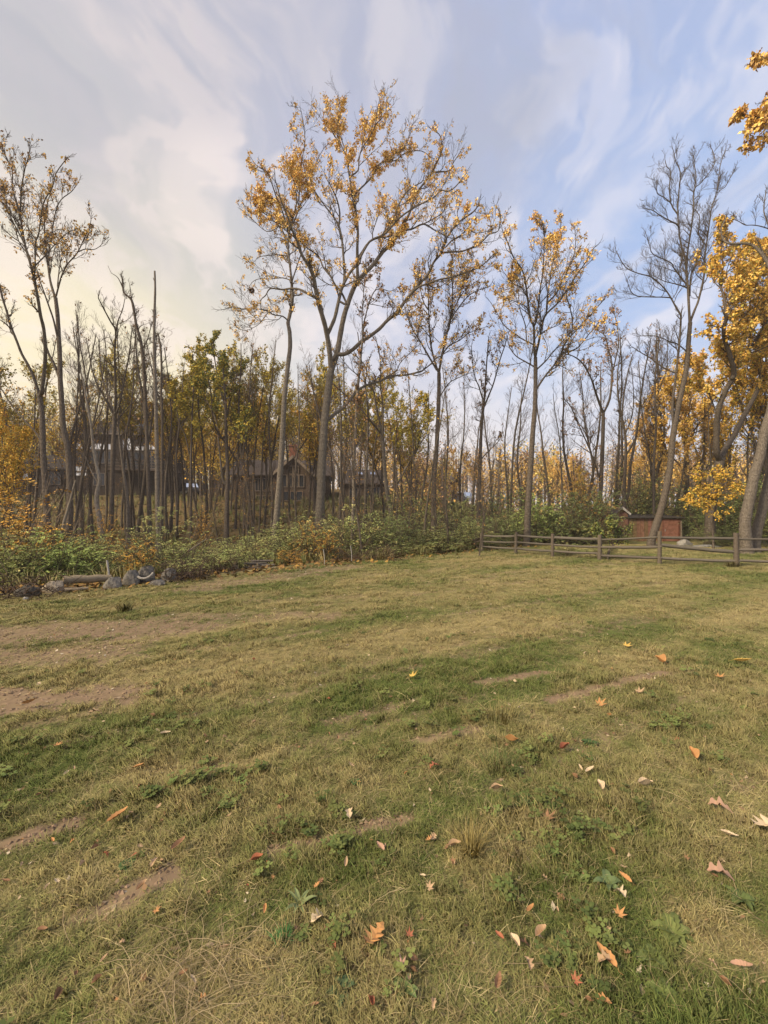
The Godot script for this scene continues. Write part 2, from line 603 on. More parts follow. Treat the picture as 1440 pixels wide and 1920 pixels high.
func clover() -> ArrayMesh:
	var s := Shape.new()
	for k in 7:
		var p := Vector3(rng.randf_range(-0.04, 0.04), rng.randf_range(0.012, 0.035), rng.randf_range(-0.04, 0.04))
		var turn := rng.randf() * TAU
		var g := rng.randf_range(0.7, 1.3)
		for q in 3:
			var a := turn + q * TAU / 3.0
			var out := Vector3(cos(a), rng.randf_range(-0.1, 0.35), sin(a)).normalized()
			var mid := p + out * 0.011
			var across := out.cross(Vector3.UP).normalized() * 0.009
			var tip := p + out * 0.02
			s.quad(p, mid + across, tip, mid - across, Color(g, g, g))
	return s.mesh()

func scatter(called: String, m: ArrayMesh, mat: Material, xf: Array, tint: Array, parent: Node = null) -> void:
	var mm := MultiMesh.new()
	mm.transform_format = MultiMesh.TRANSFORM_3D
	mm.use_colors = true
	mm.mesh = m
	mm.instance_count = xf.size()
	for k in xf.size():
		mm.set_instance_transform(k, xf[k])
		mm.set_instance_color(k, tint[k])
	var o := MultiMeshInstance3D.new()
	o.multimesh = mm
	o.material_override = mat
	o.name = numbered(called) if parent == null else called
	(self if parent == null else parent).add_child(o, true)
	o.set_meta("kind", "stuff")

func make_grass() -> void:
	var kinds := [tuft(18, 0.03, 0.034, 0.9, 0.0014, 0.25), tuft(18, 0.036, 0.042, 1.3, 0.0015, 0.3), tuft(14, 0.035, 0.024, 2.0, 0.0016, 0.4)]
	var straw := tuft(9, 0.05, 0.035, 4.0, 0.0011, 0.0)
	var weed := clover()
	var xf := [[], [], [], [], []]
	var tint := [[], [], [], [], []]
	var clump := FastNoiseLite.new()
	clump.seed = 91
	clump.frequency = 0.9
	clump.fractal_octaves = 3
	# distance bands: from, to, tufts per square metre, size
	for band in [[-1.2, 0.7, 1100.0, 1.2], [0.7, 2.2, 4400.0, 0.95], [2.2, 3.6, 3200.0, 1.1], [3.6, 6.0, 1700.0, 1.35], [6.0, 10.0, 800.0, 1.7], [10.0, 15.0, 340.0, 2.2], [15.0, 22.0, 150.0, 2.7]]:
		var z0: float = band[0]
		var z1: float = band[1]
		var half0 := maxf(z0, 0.0) * 0.98 + 3.4
		var half1 := z1 * 0.98 + 3.4
		var count := int((half0 + half1) * (z1 - z0) * band[2])
		for k in count:
			var d := lerpf(z0, z1, rng.randf())
			var half := maxf(d, 0.0) * 0.98 + 3.4
			if rng.randf() > half / half1:
				continue
			var x := rng.randf_range(-half, half)
			var z := -d
			if edge(x, z) > 0.25 + n_lump.get_noise_2d(x * 2.0, z * 2.0) * 0.8:
				continue
			var g := lawn_k(x, z)
			var b := bare[g]
			if rng.randf() < b * 1.1 - 0.05:
				continue
			var cl := clump.get_noise_2d(x, z)
			var cl2 := clump.get_noise_2d(x * 3.3 + 31.0, z * 3.3)
			var dr := clampf(dry[g] * 0.95 + cl2 * 0.45 + rng.randf_range(-0.22, 0.22), 0.0, 1.0)
			var which := 0
			if rng.randf() < 0.06 + dr * 0.17:
				which = 3
			elif cl2 + cl > 0.45 and rng.randf() < (0.08 if d < 3.6 else 0.03):
				which = 4
			else:
				which = rng.randi() % 3
			var s: float = band[3] * rng.randf_range(0.7, 1.25)
			if which == 4:
				s = minf(s, 1.3)
			var tall := s * clampf(0.85 + cl * 1.3 + cl2 * 0.9 + n_lump.get_noise_2d(x * 16.0, z * 16.0) * 0.9, 0.3, 2.3) * (1.0 - 0.45 * b) * lerpf(1.0, 0.5, smoothstep(2.4, 6.5, d))
			var basis := Basis.from_euler(Vector3(0, rng.randf() * TAU, 0)).scaled(Vector3(s, tall, s))
			# cut blades lie over the way the mower went
			basis = Basis(Vector3(0.5, 0, 0.87).normalized(), rng.randf_range(-0.1, 0.45)) * basis
			var c: Color
			if which == 3:
				c = Color(0.48, 0.40, 0.21).lerp(Color(0.34, 0.26, 0.13), rng.randf())
			elif which == 4:
				c = Color(0.10, 0.14, 0.042).lerp(Color(0.17, 0.19, 0.06), rng.randf())
			else:
				var green := Color(0.09, 0.135, 0.034).lerp(Color(0.19, 0.22, 0.062), rng.randf())
				c = green.lerp(Color(0.42, 0.345, 0.155), dr * 0.95)
			c *= rng.randf_range(0.55, 1.2)
			(xf[which] as Array).append(Transform3D(basis, Vector3(x, ground_y(x, z), z)))
			(tint[which] as Array).append(c)
	# crumbs of soil where the lawn is bare
	var clod := Shape.new()
	var q6 := [Vector3(0.5, 0, 0), Vector3(0, 0, 0.45), Vector3(-0.5, 0.05, 0), Vector3(0, 0, -0.5), Vector3(0.05, 0.42, 0.03)]
	for k in 4:
		clod.tri(q6[k], q6[4], q6[(k + 1) % 4])
	var cx := []
	var ct := []
	for k in 60000:
		var d := 1.2 + pow(rng.randf(), 1.3) * 10.0
		var x := rng.randf_range(-1, 0.95) * (d * 0.95 + 0.5)
		if rng.randf() > bare[lawn_k(x, -d)] * 0.9 or edge(x, -d) > 0.4:
			continue
		var size := rng.randf_range(0.008, 0.03) * (1.0 + d * 0.06)
		cx.append(Transform3D(Basis.from_euler(Vector3(rng.randf_range(-0.4, 0.4), rng.randf() * TAU, rng.randf_range(-0.4, 0.4))).scaled(Vector3(size, size * rng.randf_range(0.5, 1.0), size)), Vector3(x, ground_y(x, -d) - 0.001, -d)))
		ct.append(Color(0.24, 0.165, 0.11) * rng.randf_range(0.55, 1.4))
	scatter("soil_crumbs", clod.mesh(), M.dead, cx, ct)
	for k in 3:
		scatter("grass", kinds[k], M.grass, xf[k], tint[k])
	scatter("dry_grass", straw, M.grass, xf[3], tint[3])
	scatter("clover", weed, M.grass, xf[4], tint[4])

# ---------------------------------------------------------------- trees
# the way a tree grows, set before each tree
var wander := 0.28
var updraft := 0.16
var leafy := 0.0            # share of twigs that bear leaves
var leaf_size := 0.13
var leaf_tones: Array = []
var leaf_spots: Array = []  # [place, radius, share of twigs with leaves there]
var twig_tone := Color(0.17, 0.14, 0.115)
var kids1 := 5
var kids2 := 4
var leaves_each := 3

const ORANGE := [Color(0.88, 0.58, 0.17), Color(0.90, 0.66, 0.23), Color(0.82, 0.50, 0.14), Color(0.68, 0.45, 0.19)]
const GOLD := [Color(0.76, 0.52, 0.08), Color(0.70, 0.46, 0.07), Color(0.54, 0.40, 0.08), Color(0.80, 0.54, 0.10)]
const AMBER := [Color(0.72, 0.43, 0.07), Color(0.66, 0.42, 0.07), Color(0.46, 0.35, 0.07), Color(0.76, 0.45, 0.09), Color(0.36, 0.31, 0.065)]
const OLIVE := [Color(0.40, 0.34, 0.07), Color(0.52, 0.40, 0.07), Color(0.28, 0.27, 0.06), Color(0.64, 0.45, 0.08)]
const BROWN := [Color(0.32, 0.185, 0.09), Color(0.38, 0.22, 0.1), Color(0.26, 0.155, 0.09)]
const GREEN := [Color(0.13, 0.17, 0.055), Color(0.16, 0.19, 0.065), Color(0.10, 0.135, 0.045), Color(0.2, 0.2, 0.075)]

func tone_of(tones: Array) -> Color:
	var c: Color = tones[rng.randi() % tones.size()]
	return c * rng.randf_range(0.8, 1.2)

func leaf_share(p: Vector3) -> float:
	var s := leafy
	for q in leaf_spots:
		var d: float = p.distance_to(q[0]) / q[1]
		s = maxf(s, q[2] * (1.0 - smoothstep(0.55, 1.1, d)))
	if s > 0.0 and s < 1.0:
		s *= 1.0 + n_leaf.get_noise_3d(p.x, p.y, p.z) * 1.3
	return s

func grow(wood: Shape, leaves: Shape, p: Vector3, dir: Vector3, long: float, r: float, level: int) -> void:
	var segs := 5 if level == 1 else (4 if level == 2 else 2)
	var pts := PackedVector3Array([p])
	var rad := PackedFloat32Array([r])
	var dirs := PackedVector3Array([dir])
	var d := dir
	var step := long / segs
	for k in segs:
		d = (d + rv() * wander * (1.35 if level < 3 else 0.9) + Vector3.UP * updraft).normalized()
		p += d * step
		pts.append(p)
		rad.append(maxf(r * (1.0 - 0.72 * (k + 1.0) / segs), 0.005))
		dirs.append(d)
	wood.tube(pts, rad, 4 if level == 1 else 3, twig_tone * rng.randf_range(0.85, 1.15))
	if level < 3:
		var count := kids1 if level == 1 else kids2
		for k in count:
			var f := (k + rng.randf_range(0.2, 1.0)) / count * segs
			f = clampf(f, 0.6, segs - 0.02)
			var a := int(f)
			var q := pts[a].lerp(pts[a + 1], f - a)
			var side := rv()
			side = (side - dirs[a] * side.dot(dirs[a])).normalized()
			var nd := (dirs[a] * rng.randf_range(0.7, 1.1) + side * rng.randf_range(0.55, 1.0) + Vector3.UP * updraft).normalized()
			grow(wood, leaves, q, nd, long * rng.randf_range(0.36, 0.62) * (1.15 - 0.45 * f / segs), maxf(lerpf(rad[a], rad[a + 1], f - a) * 0.6, 0.004), level + 1)
	if leaves != null and level >= 2:
		var share := leaf_share(p)
		if share > 0.0 and rng.randf() < share:
			for k in leaves_each:
				var a := (rv() + Vector3(0, -0.55, 0)).normalized()
				var e := segs if rng.randf() < 0.6 else 1 + rng.randi() % segs
				var q := pts[e].lerp(pts[e - 1], rng.randf()) + rv() * 0.07
				var across := a.cross(rv()).normalized()
				leaves.leaf(q, a, across, leaf_size * rng.randf_range(0.5, 1.35), 0.34, tone_of(leaf_tones))

func smooth_line(raw: PackedVector3Array, cuts: int) -> PackedVector3Array:
	var out := PackedVector3Array()
	var m := raw.size()
	for k in m - 1:
		var a := raw[maxi(k - 1, 0)]
		var d := raw[mini(k + 2, m - 1)]
		for j in cuts:
			out.append(raw[k].cubic_interpolate(raw[k + 1], a, d, float(j) / cuts))
	out.append(raw[m - 1])
	return out

# a tree whose trunk and limbs are set one by one
var tree_node: Node3D
var tree_depth := 20.0
var tree_seen: Array = []       # [place in the photograph, depth] along the limbs so far
var tree_leaves: Shape
var tree_every := 0.5           # metres of limb between side branches
var tree_long := 1.3            # length of the side branches
var tree_bark := Color(0.27, 0.23, 0.185)

func begin_tree(called: String, label: String, px: float, d: float, group := "") -> void:
	tree_node = thing(called, label, "tree", on_ground(px, d), group)
	tree_depth = d
	tree_seen = []
	tree_leaves = Shape.new()
	leaf_spots = []
	leafy = 0.0
	tree_every = 0.5
	tree_long = 1.3
	tree_bark = Color(0.19, 0.16, 0.13)
	twig_tone = Color(0.17, 0.14, 0.115)
	wander = 0.28
	updraft = 0.14
	kids1 = 6
	kids2 = 5
	leaves_each = 4
	leaf_size = 0.12

func spot(px: float, py: float, r: float, share: float) -> void:
	leaf_spots.append([at(px, py, tree_depth), r / F * tree_depth, share])

# one limb: radius in photograph pixels at its two ends, then its course
func limb(r0: float, r1: float, course: Array, from := 0.25, side_branches := true) -> void:
	var first := tree_seen.is_empty()
	var raw := PackedVector3Array()
	var depth := tree_depth
	var n := course.size() / 2
	if first:
		raw.append(tree_node.position - Vector3(0, 0.25, 0))
	else:
		var best := 1e9
		var p0 := Vector2(course[0], course[1])
		var near := p0
		for q in tree_seen:
			var dd: float = p0.distance_squared_to(q[0])
			if dd < best:
				best = dd
				depth = q[1]
				near = q[0]
		if best > 9.0:
			raw.append(at(near.x, near.y, depth))
	var span := 0.0
	for k in n - 1:
		span += Vector2(course[k * 2], course[k * 2 + 1]).distance_to(Vector2(course[k * 2 + 2], course[k * 2 + 3]))
	var drift := 0.0 if first else rng.randf_range(-0.5, 0.5) * span / F * tree_depth
	for k in n:
		raw.append(at(course[k * 2], course[k * 2 + 1], depth + drift * k / maxf(n - 1, 1.0)))
	var line := smooth_line(raw, 3)
	var rad := PackedFloat32Array()
	var m := line.size()
	for k in m:
		var t := float(k) / (m - 1)
		var r := lerpf(r0, r1, pow(t, 0.85)) / F * tree_depth
		if first:
			r *= 1.0 + 0.55 * exp(-t * 26.0)
		rad.append(maxf(r * (1.0 + 0.05 * sin(k * 2.3 + r0)), 0.006))
	for k in n:
		tree_seen.append([Vector2(course[k * 2], course[k * 2 + 1]), depth + drift * k / maxf(n - 1, 1.0)])
		if k < n - 1:
			tree_seen.append([Vector2(course[k * 2] + course[k * 2 + 2], course[k * 2 + 1] + course[k * 2 + 3]) * 0.5, depth + drift * (k + 0.5) / maxf(n - 1, 1.0)])
	var s := Shape.new()
	s.tube(line, rad, 10 if r0 > 5.0 else (8 if r0 > 3.0 else 6), tree_bark.lerp(twig_tone, 0.0 if first else clampf(1.0 - r0 / 5.0, 0.0, 0.7)))
	if side_branches:
		var total := 0.0
		var gone := 0.0
		for k in m - 1:
			total += line[k].distance_to(line[k + 1])
		var next := total * from
		for k in m - 1:
			var seg := line[k].distance_to(line[k + 1])
			var d := (line[k + 1] - line[k]).normalized()
			while next < gone + seg:
				var t := next / total
				var q := line[k].lerp(line[k + 1], (next - gone) / seg)
				var side := rv()
				side = (side - d * side.dot(d)).normalized()
				var nd := (d * rng.randf_range(0.5, 1.0) + side * rng.randf_range(0.5, 1.1) + Vector3.UP * updraft).normalized()
				grow(s, tree_leaves, q, nd, tree_long * rng.randf_range(0.45, 1.2) * (1.15 - 0.8 * t), minf(rad[k] * 0.6, 0.035), 1)
				next += tree_every * rng.randf_range(0.6, 1.4)
			gone += seg
		grow(s, tree_leaves, line[m - 1], (line[m - 1] - line[m - 2]).normalized(), tree_long * 0.3, rad[m - 1], 2)
	put("trunk" if first else "limb", s.mesh(tree_node.position), M.bark, tree_node)

func end_tree() -> Node3D:
	if tree_leaves.i.size() > 0:
		put("crown", tree_leaves.mesh(tree_node.position), M.leaf, tree_node)
	return tree_node

# a whole tree from a seed: trunk, branching crown, and foliage if it has any
func wild_tree(sd: int, tall: float, thick: float, bare_to: float, spread: float, lean: float, forked := false) -> Node3D:
	rng.seed = sd
	var o := Node3D.new()
	var trunk := Shape.new()
	var crown := Shape.new()
	var foliage := Shape.new()
	var p := Vector3(0, -0.3, 0)
	var d := Vector3(lean, 1, rng.randf_range(-0.06, 0.06)).normalized()
	var segs := 12
	var pts := PackedVector3Array([p])
	var rad := PackedFloat32Array([thick * 1.45])
	for k in segs:
		d = (d + rv() * 0.085 + Vector3(-d.x * 0.05, 0.06, 0)).normalized()
		p += d * tall * 0.92 / segs
		pts.append(p)
		rad.append(thick * (1.0 - 0.86 * pow((k + 1.0) / segs, 1.1)) + 0.012)
	trunk.tube(pts, rad, 7, tree_bark)
	var tops := [pts]
	if forked:
		var f := PackedVector3Array()
		var fr := PackedFloat32Array()
		var k0 := 4 + rng.randi() % 3
		var q := pts[k0]
		var fd := (Vector3(rng.randf_range(-0.5, 0.5), 1, rng.randf_range(-0.4, 0.4))).normalized()
		for k in 9:
			f.append(q)
			fr.append(rad[k0] * 0.75 * (1.0 - 0.85 * k / 9.0) + 0.01)
			fd = (fd + rv() * 0.08 + Vector3(0, 0.09, 0)).normalized()
			q += fd * tall * 0.065
		trunk.tube(f, fr, 6, tree_bark)
		tops.append(f)
	for line in tops:
		var m: int = (line as PackedVector3Array).size()
		var begin := bare_to if m == pts.size() else 0.15
		var count := int((1.0 - begin) * 25.0)
		for k in count:
			var t := begin + (1.0 - begin) * (k + rng.randf()) / count
			var f := clampf(t * (m - 1), 0.0, m - 1.01)
			var a := int(f)
			var q: Vector3 = line[a].lerp(line[a + 1], f - a)
			var td: Vector3 = (line[a + 1] - line[a]).normalized()
			var az := rng.randf() * TAU
			var nd := (td * rng.randf_range(0.6, 1.2) + Vector3(cos(az), 0.15, sin(az)) * rng.randf_range(0.6, 1.0)).normalized()
			grow(crown, foliage, q, nd, spread * rng.randf_range(0.5, 1.15) * (1.2 - 0.75 * (t - begin) / (1.0 - begin)), thick * 0.36 * (1.15 - t), 1)
	put("trunk", trunk.mesh(), M.bark, o)
	put("crown", crown.mesh(), M.bark, o)
	if foliage.i.size() > 0:
		put("foliage", foliage.mesh(), M.leaf, o)
	return o

# a shrub: stems and a lumpy mass of leaves
func shrub(sd: int, wide: float, tall: float, count: int, tones: Array, size: float) -> Node3D:
	rng.seed = sd
	var o := Node3D.new()
	var stems := Shape.new()
	var leaves := Shape.new()
	for k in 9:
		var d := Vector3(rng.randf_range(-1, 1) * wide / tall, 1.3, rng.randf_range(-1, 1) * wide / tall).normalized()
		var pts := PackedVector3Array()
		var rad := PackedFloat32Array()
		var p := Vector3(rng.randf_range(-0.2, 0.2), -0.1, rng.randf_range(-0.2, 0.2))
		for j in 7:
			pts.append(p)
			rad.append(0.02 * (1.0 - j / 8.0))
			d = (d + rv() * 0.25).normalized()
			p += d * tall * 0.16
		stems.tube(pts, rad, 4, Color(0.12, 0.1, 0.075))
	# bare shoots that stick out
	for k in 14:
		var a := rng.randf() * TAU
		var p := Vector3(cos(a), 0, sin(a)) * wide * 0.3 * rng.randf()
		var d := Vector3(cos(a) * 0.45, 1.0, sin(a) * 0.45).normalized()
		var e := p + d * tall * rng.randf_range(0.8, 1.35)
		stems.tube(PackedVector3Array([p, p.lerp(e, 0.5) + rv() * 0.12, e]), PackedFloat32Array([0.011, 0.009, 0.004]), 3, Color(0.24, 0.19, 0.14))
	# sprays: short arching shoots with leaves on both sides
	var sprays := count / 14
	for k in sprays:
		var a := rng.randf() * TAU
		var h := pow(rng.randf(), 0.8)
		var lump := 0.75 + 0.75 * n_leaf.get_noise_3d(cos(a) * 2.4 + sd, h * 3.0, sin(a) * 2.4)
		var r := wide * 0.5 * sqrt(maxf(0.0, 1.0 - pow(h, 2.2))) * pow(rng.randf(), 0.35) * lump
		var p := Vector3(cos(a) * r, h * tall * lump * 0.95 + 0.08, sin(a) * r)
		var out := Vector3(cos(a), rng.randf_range(0.1, 0.9), sin(a)).normalized()
		out = (out + rv() * 0.5).normalized()
		var long := rng.randf_range(0.25, 0.55)
		var tone := tone_of(tones)
		var end := p + out * long + Vector3(0, -0.1, 0)
		stems.tube(PackedVector3Array([p - out * 0.15, p + out * long * 0.5, end]), PackedFloat32Array([0.006, 0.005, 0.003]), 3, Color(0.12, 0.1, 0.075))
		for j in 14:
			var t := j / 14.0
			var q := p.lerp(end, t) + Vector3(0, 0.1 * sin(t * PI), 0)
			var side := out.cross(Vector3.UP).normalized() * (1.0 if j % 2 else -1.0)
			var la := (side + out * 0.5 + rv() * 0.5).normalized()
			leaves.leaf(q, la, la.cross(Vector3.UP + rv() * 0.7).normalized(), size * rng.randf_range(0.7, 1.3), 0.3, tone * rng.randf_range(0.85, 1.15))
	put("stem", stems.mesh(), M.bark, o)
	put("foliage", leaves.mesh(), M.leaf, o)
	return o

# ---------------------------------------------------------------- the trees that stand out
func hero_trees() -> void:
	rng.seed = 101
	# the tallest tree in the middle
	begin_tree("tall_tree", "tallest tree, broad forked crown with scattered orange leaves and long limb reaching sideways", 597.0, 20.0)
	tree_bark = Color(0.27, 0.235, 0.195)
	leaf_tones = ORANGE
	leaf_size = 0.092
	leaves_each = 10
	tree_every = 0.4
	tree_long = 1.75
	leafy = 0.16
	spot(560, 350, 75, 0.9); spot(655, 410, 60, 0.9); spot(735, 415, 60, 1.0); spot(690, 280, 70, 0.75); spot(640, 370, 50, 0.9); spot(640, 240, 50, 0.6); spot(800, 330, 60, 0.5); spot(610, 350, 45, 0.95); spot(880, 430, 60, 0.35)
	limb(9.0, 6.2, [597, 1000, 601, 930, 604, 860, 608, 800, 613, 750, 619, 705, 622, 690], 1.0, false)
	limb(5.2, 3.2, [621, 692, 618, 660, 613, 627, 608, 605, 600, 578, 593, 548, 588, 521, 581, 501], 0.5)
	limb(3.0, 0.9, [581, 501, 566, 478, 557, 452, 548, 431, 540, 408, 528, 380, 520, 350])
	limb(2.6, 0.7, [596, 560, 581, 553, 563, 543, 545, 541, 530, 543, 507, 541, 498, 554, 489, 563, 490, 582], 0.4)
	limb(3.6, 2.2, [614, 627, 621, 612, 628, 595, 635, 564, 640, 543, 648, 525, 657, 510, 667, 499], 0.5)
	limb(2.8, 0.9, [645, 530, 646, 514, 644, 483, 642, 456, 637, 429, 629, 412, 616, 395, 602, 376, 590, 358], 0.3)
	limb(1.8, 0.7, [635, 427, 637, 400, 632, 375, 622, 352, 612, 335], 0.2)
	limb(2.2, 1.0, [649, 570, 640, 548, 629, 535, 619, 517, 606, 501, 599, 483, 590, 474, 573, 463, 556, 445], 0.3)
	limb(2.0, 0.8, [667, 499, 678, 478, 693, 453, 710, 444, 724, 437, 745, 412, 769, 394, 792, 381, 812, 371, 827, 357, 839, 359, 854, 350, 868, 332], 0.2)
	limb(5.4, 3.0, [622, 690, 632, 662, 638, 628, 644, 597, 651, 573, 662, 543, 671, 528, 685, 511, 700, 496, 718, 472, 736, 455, 749, 431], 0.5)
	limb(2.7, 0.8, [749, 431, 763, 410, 773, 385, 781, 363, 796, 342, 810, 324, 819, 305, 829, 280, 826, 256, 816, 246], 0.1)
	limb(1.8, 0.6, [810, 324, 825, 322, 842, 320, 850, 305, 860, 290], 0.2)
	limb(2.0, 0.8, [749, 431, 771, 430, 794, 420, 814, 431, 829, 439, 842, 446], 0.2)
	limb(1.3, 0.6, [794, 420, 815, 409, 831, 398, 836, 385], 0.2)
	limb(3.2, 1.4, [671, 528, 670, 500, 670, 460, 671, 432, 667, 396, 664, 372, 658, 350, 655, 329, 649, 293], 0.4)
	limb(1.4, 0.6, [649, 293, 639, 271, 628, 256, 620, 240, 610, 197], 0.1)
	limb(1.2, 0.5, [645, 275, 635, 242, 640, 206, 642, 188], 0.2)
	limb(1.8, 0.7, [665, 375, 667, 363, 687, 343, 699, 330, 708, 311, 724, 301, 742, 301, 761, 286, 790, 283, 808, 295], 0.2)
	limb(1.3, 0.5, [724, 300, 732, 293, 757, 278, 765, 260, 769, 243], 0.2)
	limb(1.5, 0.5, [656, 331, 671, 320, 673, 300, 678, 280, 693, 257, 703, 236, 706, 215, 709, 196], 0.2)
	limb(1.0, 0.5, [703, 234, 716, 222, 730, 205], 0.3)
	limb(1.0, 0.5, [678, 278, 684, 250, 691, 217], 0.2)
	limb(2.4, 1.0, [674, 480, 693, 453, 715, 442, 730, 425, 742, 400, 752, 375, 768, 355, 790, 342], 0.25)
	limb(3.9, 2.4, [633, 664, 646, 664, 662, 655, 678, 640, 688, 634, 711, 617, 727, 600, 746, 586, 755, 571, 769, 552, 784, 534], 0.55)
	limb(2.4, 1.0, [784, 534, 802, 515, 813, 492, 827, 475, 834, 456, 837, 447, 852, 425, 866, 412, 884, 400, 892, 392], 0.2)
	limb(2.2, 0.8, [775, 546, 785, 538, 807, 530, 829, 523, 846, 520, 871, 512, 890, 505, 904, 498, 922, 480], 0.2)
	limb(1.8, 0.7, [829, 474, 848, 472, 867, 471, 892, 461, 905, 452, 918, 439, 934, 433, 938, 410], 0.2)
	limb(1.5, 0.6, [835, 464, 847, 451, 864, 441, 876, 431, 893, 437, 912, 434], 0.2)
	limb(3.4, 1.7, [614, 787, 628, 776, 645, 763, 658, 747, 671, 732, 688, 722, 714, 714, 736, 705, 762, 703, 791, 696], 0.5)
	limb(1.5, 0.6, [791, 696, 806, 684, 819, 671, 827, 667, 846, 655, 866, 648], 0.2)
	limb(1.5, 0.6, [719, 710, 735, 701, 745, 693, 750, 681, 766, 664, 784, 648], 0.3)
	limb(1.4, 0.6, [688, 722, 672, 705, 655, 690, 640, 672], 0.5)
	end_tree()

	rng.seed = 102
	begin_tree("slender_tree", "slender grey tree with wavy trunk just left of the tallest tree, orange leaves at top", 520.0, 19.0)
	tree_bark = Color(0.27, 0.235, 0.195)
	leaf_tones = ORANGE
	leaf_size = 0.092
	leaves_each = 10
	tree_every = 0.4
	tree_long = 1.5
	leafy = 0.13
	spot(520, 370, 55, 0.95); spot(562, 350, 55, 0.8); spot(580, 310, 45, 0.75); spot(505, 325, 40, 0.8); spot(565, 440, 28, 1.0); spot(500, 395, 35, 0.95); spot(545, 385, 40, 0.9)
	limb(6.5, 2.8, [517, 1000, 519, 970, 522, 930, 526, 880, 529, 830, 531, 790, 533, 750, 536, 718, 540, 684, 544, 650, 543, 622, 540, 606, 543, 592, 548, 564, 547, 539], 0.9)
	limb(2.4, 1.3, [547, 539, 546, 521, 543, 492, 540, 465, 542, 438, 545, 420], 0.3)
	limb(1.7, 0.6, [543, 432, 552, 414, 566, 378, 579, 351, 586, 323, 597, 296, 606, 280], 0.1)
	limb(1.6, 0.6, [541, 436, 530, 398, 518, 369, 510, 345, 501, 323, 488, 315, 478, 307], 0.1)
	limb(1.4, 0.5, [546, 425, 553, 395, 556, 378, 552, 342, 540, 320, 536, 300], 0.1)
	limb(1.2, 0.4, [560, 395, 562, 350, 566, 304, 572, 260, 566, 215, 563, 205], 0.15)
	limb(1.4, 0.6, [540, 462, 530, 435, 509, 410, 481, 390, 474, 377], 0.1)
	limb(1.1, 0.5, [520, 427, 500, 434, 476, 414, 456, 396], 0.2)
	limb(1.6, 0.7, [548, 526, 557, 498, 565, 470, 557, 445, 549, 425], 0.2)
	limb(1.6, 0.6, [541, 602, 530, 593, 512, 590, 501, 582, 476, 579, 453, 579, 440, 575, 420, 580], 0.15)
	limb(1.0, 0.4, [503, 585, 492, 600, 481, 611, 460, 620, 447, 615], 0.2)
	limb(1.1, 0.4, [546, 526, 530, 521, 507, 523, 485, 523, 472, 530, 466, 542], 0.1)
	limb(1.1, 0.4, [540, 481, 527, 478, 503, 479, 485, 482, 478, 490], 0.1)
	end_tree()

	rng.seed = 103
	begin_tree("orange_topped_tree", "straight dark tree behind the fence with orange leaves on its rounded upper crown", 986.0, 21.0)
	leaf_tones = ORANGE
	leaf_size = 0.092
	leaves_each = 10
	tree_every = 0.34
	tree_long = 1.7
	leafy = 0.15
	spot(970, 455, 48, 0.95); spot(990, 440, 45, 0.95); spot(1040, 440, 45, 0.75); spot(965, 510, 35, 0.7); spot(1020, 480, 30, 0.6); spot(1075, 490, 30, 0.6)
	limb(6.8, 3.3, [988, 1001, 990, 951, 993, 900, 996, 857, 999, 811, 1003, 764, 1004, 717, 1004, 670], 1.0, false)
	limb(2.5, 0.8, [1004, 672, 1002, 655, 1001, 613, 995, 600, 990, 567, 987, 542, 980, 508, 963, 483, 952, 455, 945, 440], 0.15)
	limb(1.8, 0.6, [1001, 612, 1006, 600, 1010, 572, 1012, 547, 1017, 517, 1020, 475, 1020, 433, 1018, 420], 0.15)
	limb(2.5, 0.7, [1004, 668, 1012, 633, 1018, 603, 1025, 588, 1047, 567, 1063, 543, 1080, 517, 1097, 493, 1112, 467], 0.2)
	limb(1.7, 0.6, [1024, 589, 1027, 550, 1032, 520, 1035, 500, 1040, 475, 1050, 442, 1052, 412], 0.15)
	limb(1.5, 0.6, [1026, 568, 1043, 550, 1057, 522, 1067, 500, 1077, 475, 1080, 440], 0.15)
	limb(2.4, 0.9, [1005, 732, 1020, 708, 1037, 687, 1052, 663, 1058, 647, 1072, 628, 1087, 613, 1103, 595, 1125, 570], 0.2)
	limb(1.5, 0.5, [1052, 664, 1078, 655, 1087, 648, 1103, 628, 1117, 612, 1124, 600], 0.2)
	limb(1.4, 0.5, [1072, 628, 1073, 610, 1072, 592, 1063, 558, 1060, 545], 0.2)
	limb(1.6, 0.6, [1006, 693, 1023, 677, 1037, 660, 1062, 632, 1075, 620], 0.2)
	limb(1.9, 0.6, [1003, 650, 998, 645, 978, 635, 962, 623, 945, 610, 932, 587, 920, 567], 0.15)
	limb(1.7, 0.6, [1002, 688, 983, 677, 967, 667, 955, 650, 950, 630], 0.15)
	limb(1.3, 0.5, [994, 597, 988, 577, 970, 567, 945, 558, 930, 550], 0.2)
	limb(1.3, 0.5, [990, 560, 978, 540, 960, 530, 946, 512], 0.2)
	limb(1.2, 0.5, [987, 640, 985, 610, 975, 580, 972, 550, 968, 520], 0.2)
	end_tree()

	rng.seed = 104
	begin_tree("bare_tree", "tall leaning leafless tree beside the red shed, many dark upright branches against blue sky", 1222.0, 21.0)
	tree_every = 0.34
	tree_long = 1.55
	updraft = 0.2
	limb(7.5, 3.6, [1221, 1015, 1234, 974, 1245, 934, 1256, 879, 1261, 825, 1270, 770, 1280, 725, 1287, 690, 1291, 642, 1294, 605], 0.9, false)
	limb(2.3, 0.7, [1294, 604, 1303, 580, 1310, 562, 1320, 517, 1321, 487, 1325, 455, 1332, 405, 1335, 387, 1345, 355, 1350, 312, 1360, 282], 0.15)
	limb(1.2, 0.5, [1345, 362, 1352, 355, 1360, 350, 1368, 335, 1375, 322], 0.2)
	limb(2.5, 0.7, [1293, 600, 1290, 542, 1287, 505, 1290, 467, 1296, 430, 1300, 392, 1302, 355, 1315, 342, 1340, 307, 1335, 280], 0.15)
